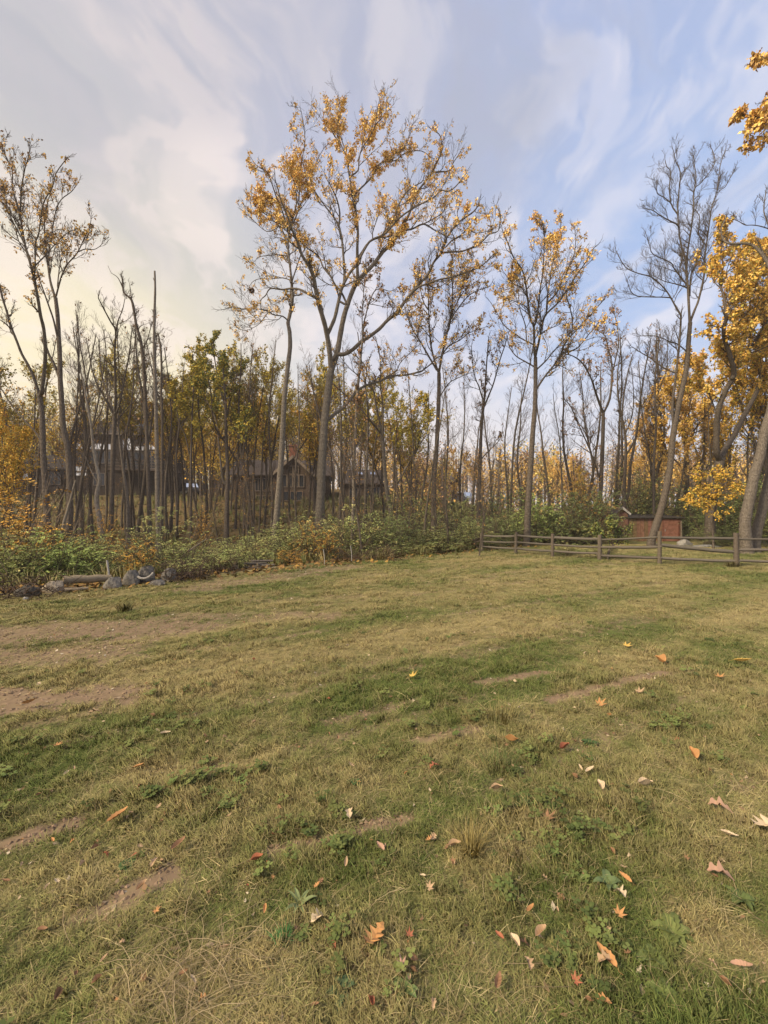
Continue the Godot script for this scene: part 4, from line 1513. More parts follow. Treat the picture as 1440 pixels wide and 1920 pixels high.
# the wood too far off to tell one tree from the next
func far_wood() -> void:
	rng.seed = 400
	var stems := Shape.new()
	var leaves := Shape.new()
	for k in 1250:
		var d := 48.0 + pow(rng.randf(), 1.2) * 140.0
		var px := rng.randf_range(-260, 1700)
		if k >= 900:
			d = rng.randf_range(70.0, 115.0)
			px = rng.randf_range(-150, 620)
		if d < 72.0 and (px > 30 and px < 370 or px > 420 and px < 740 or px > 840 and px < 900):
			continue
		var p := on_ground(px, d)
		var crest := rng.randf_range(828, 885) if px > 700.0 else (rng.randf_range(785, 860) if k < 900 else rng.randf_range(745, 810))
		var tall := clampf(EYE - p.y + (960.0 - crest) / F * d, 4.5, 22.0)
		var tones: Array = [ORANGE, BROWN, AMBER, GOLD, OLIVE][[0, 1, 1, 2, 1, 1, 4, 0][rng.randi() % 8]]
		if px < 560:
			tones = [GOLD, AMBER, OLIVE][rng.randi() % 3]
		var lean := rv() * 0.06
		var top := p + Vector3(lean.x * tall, tall, lean.z * tall)
		stems.tube(PackedVector3Array([p, p.lerp(top, 0.5), top]), PackedFloat32Array([0.2, 0.14, 0.03]), 5, Color(0.2, 0.165, 0.14) * rng.randf_range(0.8, 1.3))
		for j in 22:
			var t := rng.randf_range(0.3, 0.95)
			var q := p.lerp(top, t)
			var az := rng.randf() * TAU
			var out := Vector3(cos(az), rng.randf_range(0.4, 1.3), sin(az)).normalized()
			var e := q + out * tall * 0.26 * (1.25 - t)
			stems.tube(PackedVector3Array([q, e]), PackedFloat32Array([0.05, 0.015]), 3, Color(0.18, 0.15, 0.13))
			for f in 20:
				var g := q.lerp(e, rng.randf_range(0.1, 1.15)) + rv() * 1.1
				if n_leaf.get_noise_3d(g.x * 0.4, g.y * 0.4, g.z * 0.4) < -0.12:
					continue
				var a := rv().normalized()
				leaves.leaf(g, a, a.cross(rv()).normalized(), rng.randf_range(0.16, 0.32), 0.4, tone_of(tones))
	# brush that closes the view under the far crowns
	for k in 4600:
		var left := k >= 2800
		var d := rng.randf_range(76.0, 150.0) if left else rng.randf_range(40.0, 120.0)
		var px := rng.randf_range(-260, 740) if left else rng.randf_range(730, 1700)
		if px < 900 and px > 840 and d < 90.0:
			continue
		var p := on_ground(px, d)
		var tones: Array = [GOLD, AMBER, OLIVE, BROWN][rng.randi() % 4] if left else [BROWN, ORANGE, GREEN, BROWN][rng.randi() % 4]
		var high := 8.0 if left else 3.6
		for f in 16:
			var a := rv().normalized()
			leaves.leaf(p + Vector3(rng.randf_range(-1.3, 1.3), rng.randf() * rng.randf() * high, rng.randf_range(-1.3, 1.3)), a, a.cross(rv()).normalized(), rng.randf_range(0.18, 0.36), 0.4, tone_of(tones))
	var o := Node3D.new()
	o.name = "far_woods"
	add_child(o)
	o.set_meta("kind", "stuff")
	o.set_meta("label", "far orange and brown autumn woods closing the view")
	put("trunks", stems.mesh(), M.bark, o).set_meta("kind", "stuff")
	put("foliage", leaves.mesh(), M.leaf, o).set_meta("kind", "stuff")

# ---------------------------------------------------------------- shrubs and undergrowth
func shrubs() -> void:
	wander = 0.3
	var dusty := [Color(0.36, 0.41, 0.14), Color(0.43, 0.46, 0.17), Color(0.29, 0.33, 0.115), Color(0.48, 0.44, 0.17)]
	var fresh := [Color(0.37, 0.46, 0.13), Color(0.44, 0.52, 0.15), Color(0.30, 0.38, 0.11)]
	var dark := [Color(0.22, 0.275, 0.10), Color(0.27, 0.32, 0.12), Color(0.17, 0.215, 0.08)]
	var fall := [Color(0.66, 0.38, 0.07), Color(0.72, 0.42, 0.1), Color(0.54, 0.3, 0.07)]
	var kinds := [
		[shrub(501, 3.0, 2.0, 5000, fresh, 0.058), "bright green bushy shrub"], [shrub(502, 3.2, 2.2, 5000, dusty, 0.056), "dull green leafy shrub"],
		[shrub(503, 2.6, 2.4, 4600, dusty, 0.054), "grey green leafy shrub"], [shrub(504, 3.4, 2.6, 5600, dark, 0.06), "dark green dense shrub"],
		[shrub(505, 2.0, 1.2, 1500, dusty + [Color(0.42, 0.33, 0.14)], 0.06), "low yellowing shrub"], [shrub(506, 1.6, 1.8, 1500, fall, 0.06), "small orange leaved sapling"],
	]
	# place, distance, width, top in the photograph, kind
	var rows := [
		[-60, 9.5, 3.2, 985, 2], [-20, 10.0, 3.0, 1020, 1], [30, 9.9, 2.6, 1030, 1], [75, 10.6, 2.6, 1035, 0], [128, 10.8, 2.8, 1022, 0], [175, 11.2, 2.6, 1030, 0], [215, 11.8, 2.0, 1035, 2], [100, 13.0, 3.0, 1000, 2], [160, 14.0, 3.0, 1000, 1], [30, 13.0, 3.0, 1000, 2],
		[265, 11.8, 2.0, 1042, 1], [310, 12.2, 2.6, 990, 2], [345, 12.4, 2.2, 1020, 1], [395, 13.0, 2.6, 1012, 0], [440, 13.6, 2.4, 1008, 1], [480, 14.3, 2.6, 990, 2], [515, 15.0, 2.4, 985, 1], [350, 16.0, 3.0, 1000, 2], [430, 17.5, 3.0, 1000, 1], [248, 13.2, 2.4, 1020, 2],
		[555, 15.8, 2.6, 945, 1], [590, 16.6, 2.4, 985, 4], [620, 17.0, 2.6, 960, 2], [660, 17.6, 2.6, 975, 4], [700, 18.0, 2.8, 965, 1], [735, 18.4, 2.8, 940, 3], [770, 18.8, 3.0, 950, 1], [810, 19.2, 3.0, 975, 1], [850, 19.6, 3.0, 970, 2], [885, 20.5, 2.8, 960, 1], [540, 18.5, 3.0, 970, 2], [640, 21.0, 3.4, 945, 1], [720, 23.0, 3.6, 935, 2], [800, 24.0, 3.6, 930, 1], [870, 25.0, 3.6, 940, 2], [580, 20.0, 3.0, 955, 1],
		[925, 21.5, 3.2, 935, 3], [965, 22.5, 3.4, 940, 1], [1005, 22.5, 3.4, 945, 0], [1045, 22.8, 3.6, 940, 3], [1085, 23.0, 3.6, 940, 1], [1112, 23.4, 3.0, 925, 3], [1146, 29.0, 3.6, 890, 2], [1190, 28.0, 3.6, 870, 2], [1215, 28.5, 3.8, 880, 1], [1255, 29.0, 3.8, 890, 2], [940, 26.0, 3.8, 905, 3], [1020, 27.0, 4.0, 925, 1], [1110, 28.0, 4.0, 915, 3],
		[1166, 23.2, 1.5, 985, 1], [1292, 26.5, 3.6, 915, 3], [1330, 25.0, 3.8, 935, 3], [1372, 23.5, 3.8, 905, 3], [1410, 23.0, 3.8, 915, 3], [1450, 22.0, 3.8, 900, 3], [1350, 27.5, 4.2, 900, 3], [1490, 20.0, 3.6, 920, 2], [1336, 21.0, 1.8, 985, 2], [1378, 21.0, 1.8, 990, 0],
		[258, 11.9, 1.0, 1012, 5], [228, 15.5, 1.4, 965, 5], [198, 17.0, 0.9, 930, 5], [575, 16.2, 1.0, 978, 5], [546, 14.8, 1.1, 1012, 5], [20, 12.2, 2.4, 935, 5], [62, 14.0, 2.2, 925, 5], [-10, 14.5, 3.0, 900, 5], [1098, 26.0, 2.6, 895, 5], [612, 15.6, 0.9, 985, 5], [380, 21.0, 0.9, 905, 5],
		[352, 11.3, 1.0, 1060, 4], [415, 12.6, 1.4, 1040, 4], [690, 16.8, 1.8, 1015, 4], [745, 17.3, 2.0, 1015, 4], [790, 17.8, 2.0, 1012, 4], [835, 18.2, 1.8, 1010, 4], [1060, 16.8, 1.2, 1022, 4], [1130, 15.9, 1.2, 1025, 4],
	]
	rows.sort_custom(func(a, b): return a[0] < b[0])
	var counts := {}
	rng.seed = 520
	for r in rows:
		var kind: Array = kinds[r[4]]
		var where := on_ground(r[0], r[1] + (1.0 if r[1] < 16.0 and r[4] < 4 else 0.0))
		var tall: float = maxf(0.4, (EYE - where.y + (960.0 - r[3]) / F * r[1]) * rng.randf_range(0.6, 1.2))
		var size: Vector3 = [Vector3(3.0, 2.0, 0), Vector3(3.2, 2.2, 0), Vector3(2.6, 2.4, 0), Vector3(3.4, 2.6, 0), Vector3(2.0, 1.2, 0), Vector3(1.6, 1.8, 0)][r[4]]
		var place := region(r[0]).replace("the wood's", "the brush's").replace("behind", "below" if r[4] == 4 else "behind")
		var key: String = kind[1] + place
		var k: int = counts.get(key, 0)
		counts[key] = k + 1
		copy_of(kind[0], "orange_sapling" if r[4] == 5 else "shrub", "%s %s, %s from the left there" % [kind[1], place, ORDINAL[mini(k, 15)]], "shrub", where, rng.randf() * TAU, Vector3(r[2] / size.x * 1.1, tall / size.y * 1.05, r[2] / size.x * 1.1), "shrubs along the edge of the lawn")
	for k in kinds:
		k[0].free()
	# the crooked little tree that leans over the fence
	rng.seed = 540
	begin_tree("young_tree", "crooked young tree with sparse green leaves in front of the fence near the shed", 1138.0, 15.3)
	leaf_tones = GREEN + OLIVE.slice(2, 3)
	leafy = 0.95
	leaves_each = 4
	leaf_size = 0.075
	tree_every = 0.16
	tree_long = 0.6
	twig_tone = Color(0.1, 0.085, 0.065)
	limb(2.6, 1.2, [1140, 1042, 1143, 1030, 1152, 1020, 1160, 1010, 1165, 1000], 0.6)
	limb(1.2, 0.5, [1150, 1022, 1140, 1012, 1128, 1002, 1115, 995], 0.2)
	limb(1.2, 0.5, [1160, 1010, 1172, 1000, 1180, 990], 0.2)
	limb(1.0, 0.5, [1155, 1016, 1150, 1000, 1146, 988], 0.2)
	end_tree()

# tall unmown grass and dead stalks where the mower stops, and grass on the rise behind
func rough_grass() -> void:
	rng.seed = 550
	var s := Shape.new()
	for k in 16:
		var a := rng.randf() * TAU
		var out := Vector3(cos(a), 0, sin(a))
		var g := rng.randf_range(0.6, 1.4)
		blade(s, out * rng.randf() * 0.09, out * rng.randf_range(0.1, 0.8), rng.randf_range(0.18, 0.5), 0.006, Color(g, g, g))
	var xf := []
	var tint := []
	for k in 15000:
		var d := 8.0 + pow(rng.randf(), 1.2) * 50.0
		var x := rng.randf_range(-1.0, 1.0) * d * 1.0
		var e := edge(x, -d)
		var u := x / d
		if e < rng.randf_range(-0.15, 0.6) + (0.9 if x < -1.0 else 0.0):
			continue
		if e > 2.5 and rng.randf() > 0.25 + 0.75 * smoothstep(-0.25, 0.0, u):
			continue
		var size := rng.randf_range(0.6, 1.3) * (1.0 + maxf(d - 20.0, 0.0) * 0.03)
		xf.append(Transform3D(Basis.from_euler(Vector3(0, rng.randf() * TAU, 0)).scaled(Vector3(size * 1.3, size, size * 1.3)), Vector3(x, ground_y(x, -d) - 0.02, -d)))
		tint.append(Color(0.17, 0.2, 0.065).lerp(Color(0.36, 0.29, 0.14), rng.randf() * (1.0 if e < 2.5 else 0.7)))
	scatter("rough_grass", s.mesh(), M.grass, xf, tint)

func litter() -> void:
	rng.seed = 560
	var s := Shape.new()
	s.leaf(Vector3(-0.06, 0, 0), Vector3(1, 0.15, 0).normalized(), Vector3(0, 0.1, 1).normalized(), 0.12, 0.36, Color.WHITE)
	var m := s.mesh()
	var xf := []
	var tint := []
	for k in 42000:
		var d := 9.0 + pow(rng.randf(), 1.4) * 50.0
		var x := rng.randf_range(-1.0, 1.0) * d * 1.05
		if edge(x, -d) < rng.randf_range(-0.6, 0.3):
			continue
		var b := Basis.from_euler(Vector3(rng.randf_range(-0.6, 0.6), rng.randf() * TAU, rng.randf_range(-0.6, 0.6))).scaled(Vector3.ONE * rng.randf_range(0.7, 1.4) * (1.0 + d * 0.02))
		xf.append(Transform3D(b, Vector3(x, ground_y(x, -d) + 0.03, -d)))
		tint.append(tone_of([Color(0.17, 0.1, 0.04), Color(0.24, 0.14, 0.05), Color(0.12, 0.08, 0.04), Color(0.32, 0.19, 0.05)]))
	scatter("leaf_litter", m, M.dead, xf, tint)

# ---------------------------------------------------------------- the split rail fence
func make_fence() -> void:
	rng.seed = 600
	var posts := [[904, 1033, 1000], [967, 1038, 998], [1036, 1044, 1000], [1124, 1050, 1003], [1236, 1058, 996], [1381, 1063, 999], [1580, 1070, 996], [1850, 1080, 990]]
	var fence := thing("split_rail_fence", "weathered grey split rail fence of posts and three rails along the lawn", "fence", lawn_at(1236, 1058))
	var feet := PackedVector3Array()
	var highs := PackedFloat32Array()
	for p in posts:
		var foot := lawn_at(p[0], p[1])
		var d := -foot.z
		feet.append(foot)
		highs.append((p[1] - p[2]) / F * d)
	for k in feet.size():
		var s := Shape.new()
		var h := highs[k]
		var w := 0.064 + rng.randf_range(-0.006, 0.012)
		var lean := Vector3(rng.randf_range(-0.03, 0.03), 0, rng.randf_range(-0.03, 0.03))
		var pts := PackedVector3Array()
		var rad := PackedFloat32Array()
		for j in 7:
			var t := j / 6.0
			pts.append(feet[k] + Vector3(0, -0.25, 0).lerp(Vector3(0, h, 0), t) + lean * t + rv() * 0.004)
			rad.append(w * (1.08 - 0.12 * t) + rng.randf_range(-0.003, 0.003))
		s.tube(pts, rad, 7, Color(0.19, 0.16, 0.13) * rng.randf_range(0.85, 1.1), true)
		put("post", s.mesh(fence.position), M.upright, fence)
	# the three rails of each bay; some have slipped
	for k in feet.size() - 1:
		for j in 3:
			var f: float = [0.83, 0.53, 0.24][j]
			var ya := highs[k] * f + rng.randf_range(-0.02, 0.02)
			var yb := highs[k + 1] * f + rng.randf_range(-0.02, 0.02)
			var wide := rng.randf_range(0.036, 0.05)
			if k == 4 and j == 1:
				ya += 0.06
				yb -= 0.1
				wide = 0.062
			if k == 3 and j == 0:
				yb -= 0.02
			if k == 2 and j == 0:
				wide = 0.058
			if k >= 3 and j == 2:
				ya -= 0.04
				yb -= 0.06
			var a := feet[k] + Vector3(0, ya, 0)
			var b := feet[k + 1] + Vector3(0, yb, 0)
			var dir := (b - a).normalized()
			a -= dir * 0.09
			b += dir * 0.09
			var off := dir.cross(Vector3.UP) * rng.randf_range(-0.02, 0.02)
			var s := Shape.new()
			var pts := PackedVector3Array()
			var rad := PackedFloat32Array()
			for q in 10:
				var t := q / 9.0
				pts.append(a.lerp(b, t) + off + Vector3(0, -0.012 * sin(t * PI), 0) + rv() * 0.007)
				rad.append(wide * (0.62 + 0.38 * smoothstep(0.0, 0.12, t) * smoothstep(1.0, 0.88, t)) + rng.randf_range(-0.004, 0.004))
			s.tube(pts, rad, 5, Color(0.2, 0.18, 0.155) * rng.randf_range(0.8, 1.12), true)
			put("rail", s.mesh(fence.position), M.wood, fence)
	# two rails fallen from the end post into the brush
	for q in [[0.62, 868, 1026, 0.02], [0.45, 876, 1028, 0.03]]:
		var a := feet[0] + Vector3(0, q[0], 0)
		var b := lawn_at(q[1], q[2]) + Vector3(0, q[3] + 0.12, 0)
		var s := Shape.new()
		s.tube(PackedVector3Array([a, a.lerp(b, 0.35) + rv() * 0.02, a.lerp(b, 0.7), b]), PackedFloat32Array([0.03, 0.045, 0.045, 0.03]), 5, Color(0.17, 0.14, 0.115), true)
		put("rail", s.mesh(fence.position), M.wood, fence)

# ---------------------------------------------------------------- the red shed
func make_shed() -> void:
	rng.seed = 620
	var d := 25.0
	var k := d / F
	var foot := on_ground(1226, d)
	var shed := thing("red_shed", "low weathered red wooden shed with a small front gable, behind the rail fence", "shed", foot)
	shed.rotation.y = -0.12
	var red := Color(0.25, 0.135, 0.095)
	var x0 := (1150.0 - 1226.0) * k
	var x1 := (1273.0 - 1226.0) * k
	var eave := 1.32
	# upright boards of the long wall, each its own
	var x := x0
	var n := 0
	while x < x1 - 0.05:
		var w := minf(rng.randf_range(0.19, 0.23), x1 - x)
		var s := Shape.new()
		var lum := rng.randf_range(0.8, 1.2)
		s.box(Transform3D(Basis(), Vector3(x, 0, 0)), Vector3(0.006, -0.15, -0.03 - rng.randf() * 0.008), Vector3(w - 0.006, eave, rng.randf_range(0.0, 0.012)), Color(red.r * lum, red.g * lum * rng.randf_range(0.9, 1.3), red.b * lum))
		put("board", s.mesh(), M.paint, shed)
		x += w
		n += 1
	var body := Shape.new()
	body.box(Transform3D(), Vector3(x0 + 0.02, -0.2, -2.4), Vector3(x1 - 0.02, eave - 0.02, -0.05), Color(0.12, 0.06, 0.04))
	put("wall", body.mesh(), M.paint, shed)
	# door at the right end with a frame
	var door := Shape.new()
	door.box(Transform3D(), Vector3(0.52, 0.03, 0.016), Vector3(1.28, 1.2, 0.045), Color(0.29, 0.14, 0.1))
	var dn := put("door", door.mesh(), M.paint, shed)
	for q in [[0.45, 0.0, 0.52, 1.27], [1.28, 0.0, 1.36, 1.27], [0.45, 1.2, 1.36, 1.28]]:
		var s := Shape.new()
		s.box(Transform3D(), Vector3(q[0], q[1], 0.018), Vector3(q[2], q[3], 0.06), Color(0.22, 0.1, 0.07))
		put("frame", s.mesh(), M.paint, dn)
	var handle := Shape.new()
	handle.box(Transform3D(), Vector3(0.57, 0.58, 0.047), Vector3(0.6, 0.7, 0.075), Color(0.05, 0.05, 0.05))
	put("handle", handle.mesh(), M.metal, dn)
	# corner post, pale
	var post := Shape.new()
	post.box(Transform3D(), Vector3(x1 - 0.02, -0.1, -0.04), Vector3(x1 + 0.05, eave + 0.02, 0.03), Color(0.36, 0.3, 0.24))
	put("corner_post", post.mesh(), M.upright, shed)
	# the roof, nearly flat, sloping to the back
	var roof := Shape.new()
	roof.box(Transform3D(Basis(Vector3.RIGHT, 0.07), Vector3(0, eave + 0.04, 0)), Vector3(x0 - 0.1, 0, -2.5), Vector3(x1 + 0.14, 0.05, 0.16), Color(0.085, 0.075, 0.07))
	put("roof", roof.mesh(), M.paint, shed)
	# the little gabled bay on the left
	var gx := (1167.0 - 1226.0) * k
	var bay := Shape.new()
	bay.box(Transform3D(), Vector3(gx - 0.36, -0.2, -0.9), Vector3(gx + 0.36, 1.62, 0.09), red)
	bay.tri(Vector3(gx - 0.36, 1.62, 0.09), Vector3(gx, 1.93, 0.09), Vector3(gx + 0.36, 1.62, 0.09), red)
	var bn := put("gable_bay", bay.mesh(), M.paint, shed)
	for sx in [-1.0, 1.0]:
		var r := Shape.new()
		var b := Basis(Vector3.BACK, -0.71 * sx)
		r.box(Transform3D(b, Vector3(gx, 1.985, 0)), Vector3(minf(0.0, sx * 0.62), -0.02, -1.0), Vector3(maxf(0.0, sx * 0.62), 0.03, 0.24), Color(0.09, 0.08, 0.075))
		put("bay_roof", r.mesh(), M.paint, bn)
		var trim := Shape.new()
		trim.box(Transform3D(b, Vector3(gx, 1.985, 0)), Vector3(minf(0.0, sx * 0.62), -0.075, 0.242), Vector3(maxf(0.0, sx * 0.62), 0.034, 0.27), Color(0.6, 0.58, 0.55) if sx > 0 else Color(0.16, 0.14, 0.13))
		put("trim", trim.mesh(), M.paint, bn)

# ---------------------------------------------------------------- houses on the slope
func window(parent: Node, x: float, y: float, w: float, h: float, z: float, white_pane := false, bars := 1, col := Color(0.2, 0.17, 0.14)) -> void:
	var s := Shape.new()
	var f := 0.07
	var id := Transform3D()
	s.box(id, Vector3(x - f, y - f, z), Vector3(x, y + h + f, z + 0.08), col)
	s.box(id, Vector3(x + w, y - f, z), Vector3(x + w + f, y + h + f, z + 0.08), col)
	s.box(id, Vector3(x, y - f, z), Vector3(x + w, y, z + 0.1), col)
	s.box(id, Vector3(x, y + h, z), Vector3(x + w, y + h + f, z + 0.08), col)
	for k in bars:
		var bx := x + w * (k + 1.0) / (bars + 1.0)
		s.box(id, Vector3(bx - 0.03, y, z), Vector3(bx + 0.03, y + h, z + 0.06), col)
	var o := put("window", s.mesh(), M.paint, parent)
	var p := Shape.new()
	var b := Basis(Vector3.RIGHT, 0.0)
	p.box(Transform3D(b, Vector3(x, y, z + 0.02)), Vector3(0, 0, 0), Vector3(w, h, 0.012))
	put("pane", p.mesh(), M.painted_reflection if white_pane else M.glass, o)  # white panes carry the sky reflection as plain colour

func gable_roof(s: Shape, x0: float, x1: float, z0: float, z1: float, y: float, rise: float, over: float, col: Color) -> void:
	# ridge along x
	var zm := (z0 + z1) * 0.5
	for sd in [[z1 + over, 1.0], [z0 - over, -1.0]]:
		var e := Vector3(0, y - rise * over / ((z1 - z0) * 0.5), sd[0])
		var a := Vector3(x0 - over, 0, 0) + e
		var b := Vector3(x1 + over, 0, 0) + e
		var c := Vector3(x1 + over, y + rise, zm)
		var d := Vector3(x0 - over, y + rise, zm)
		var up := Vector3(0, 0.16, 0)
		s.quad(a, b, c, d, col)
		s.quad(a + up, d + up, c + up, b + up, col)
		s.quad(a, a + up, b + up, b, col)
		s.quad(a, d, d + up, a + up, col)
		s.quad(b, b + up, c + up, c, col)

func hip_roof(s: Shape, x0: float, x1: float, z0: float, z1: float, y: float, rise: float, inset: float, over: float, col: Color) -> void:
	var zm := (z0 + z1) * 0.5
	var a := Vector3(x0 - over, y, z1 + over)
	var b := Vector3(x1 + over, y, z1 + over)
	var c := Vector3(x1 + over, y, z0 - over)
	var d := Vector3(x0 - over, y, z0 - over)
	var r0 := Vector3(x0 + inset, y + rise, zm)
	var r1 := Vector3(x1 - inset, y + rise, zm)
	s.quad(a, r0, r1, b, col)
	s.quad(c, r1, r0, d, col)
	s.tri(b, r1, c, col)
	s.tri(d, r0, a, col)
	s.box(Transform3D(), Vector3(x0 - over, y - 0.22, z0 - over), Vector3(x1 + over, y - 0.01, z1 + over), col * 0.8)

func house_left() -> void:
	rng.seed = 640
	var d := 60.0
	var foot := on_ground(225, d)
	var h := thing("dark_house", "large dark brown house with tall windows and raised deck, left, behind bare trunks", "house", foot)
	h.rotation.y = 0.2
	h.scale = Vector3(1.08, 1.22, 1.08)
	var brown := Color(0.055, 0.044, 0.036)
	var wall := Shape.new()
	wall.box(Transform3D(), Vector3(-5.8, -1.0, -8.0), Vector3(5.6, 7.1, 0), brown)
	wall.box(Transform3D(), Vector3(3.2, -1.0, 0.01), Vector3(5.2, 7.0, 1.2), brown * 1.1)
	put("wall", wall.mesh(), M.paint, h)
	var wing := Shape.new()
	wing.box(Transform3D(), Vector3(-12.0, -1.0, -7.0), Vector3(-5.81, 3.1, -1.0), brown * 1.2)
	put("wing_wall", wing.mesh(), M.paint, h)
	var roof := Shape.new()
	hip_roof(roof, -5.8, 5.6, -8.0, 0.0, 7.15, 2.9, 4.6, 0.3, Color(0.055, 0.05, 0.047))
	var rf := put("roof", roof.mesh(), M.paint, h)
	var fascia := Shape.new()
	fascia.box(Transform3D(), Vector3(-6.12, 6.92, 0.302), Vector3(5.92, 7.12, 0.345), Color(0.22, 0.19, 0.165))
	put("fascia", fascia.mesh(), M.paint, rf)
	var bay := Shape.new()
	hip_roof(bay, 3.0, 5.4, -0.5, 1.3, 7.05, 1.3, 1.1, 0.3, Color(0.06, 0.054, 0.05))
	put("bay_roof", bay.mesh(), M.paint, rf)
	var wr := Shape.new()
	gable_roof(wr, -12.0, -5.9, -7.0, -1.0, 3.1, 1.6, 0.4, Color(0.055, 0.05, 0.047))
	put("wing_roof", wr.mesh(), M.paint, h)
	var sky := Shape.new()
	sky.box(Transform3D(Basis(Vector3.RIGHT, 0.63), Vector3(1.9, 8.35, -1.55)), Vector3(-0.45, 0, -0.3), Vector3(0.45, 0.1, 0.4))
	put("skylight", sky.mesh(), M.bright_glass, rf)
	# upper windows: wide transoms with the mirrored sky painted in white, above darker panes
	for q in [[-5.1, 1.15], [-3.5, 1.7], [-1.35, 0.6]]:
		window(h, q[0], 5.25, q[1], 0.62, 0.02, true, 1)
		window(h, q[0], 3.7, q[1], 1.35, 0.02, false, 1)
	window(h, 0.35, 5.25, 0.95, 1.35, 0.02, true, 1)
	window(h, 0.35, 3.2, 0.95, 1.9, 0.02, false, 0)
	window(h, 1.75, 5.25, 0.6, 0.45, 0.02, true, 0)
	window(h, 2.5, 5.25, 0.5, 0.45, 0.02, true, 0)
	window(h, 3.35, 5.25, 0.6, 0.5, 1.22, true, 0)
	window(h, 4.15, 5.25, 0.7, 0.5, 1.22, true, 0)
	window(h, 1.7, 3.1, 1.2, 1.9, 0.02, false, 1)
	window(h, 3.4, 3.1, 1.5, 1.9, 1.22, false, 1)
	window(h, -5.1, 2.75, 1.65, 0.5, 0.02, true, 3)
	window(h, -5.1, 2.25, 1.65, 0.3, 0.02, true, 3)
	window(h, -3.0, 1.2, 1.2, 1.3, 0.02, false, 1)
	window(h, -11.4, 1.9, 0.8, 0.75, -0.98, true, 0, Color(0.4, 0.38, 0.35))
	window(h, -8.6, 1.3, 1.3, 1.3, -0.98, false, 1)
	# the raised deck in front of the right half
	var deck := Shape.new()
	deck.box(Transform3D(), Vector3(-0.4, 2.65, 0.02), Vector3(7.4, 2.85, 3.6), Color(0.13, 0.105, 0.085))
	var dk := put("deck", deck.mesh(), M.wood, h)
	for k in 5:
		var p := Shape.new()
		p.box(Transform3D(), Vector3(-0.3 + k * 1.85, -1.0, 3.3), Vector3(-0.12 + k * 1.85, 3.85, 3.48), Color(0.12, 0.1, 0.08))
		put("post", p.mesh(), M.upright, dk)
	for y in [3.1, 3.42, 3.74]:
		var p := Shape.new()
		p.box(Transform3D(), Vector3(-0.4, y, 3.5), Vector3(7.4, y + 0.09, 3.58), Color(0.16, 0.13, 0.105))
		put("rail", p.mesh(), M.wood, dk)

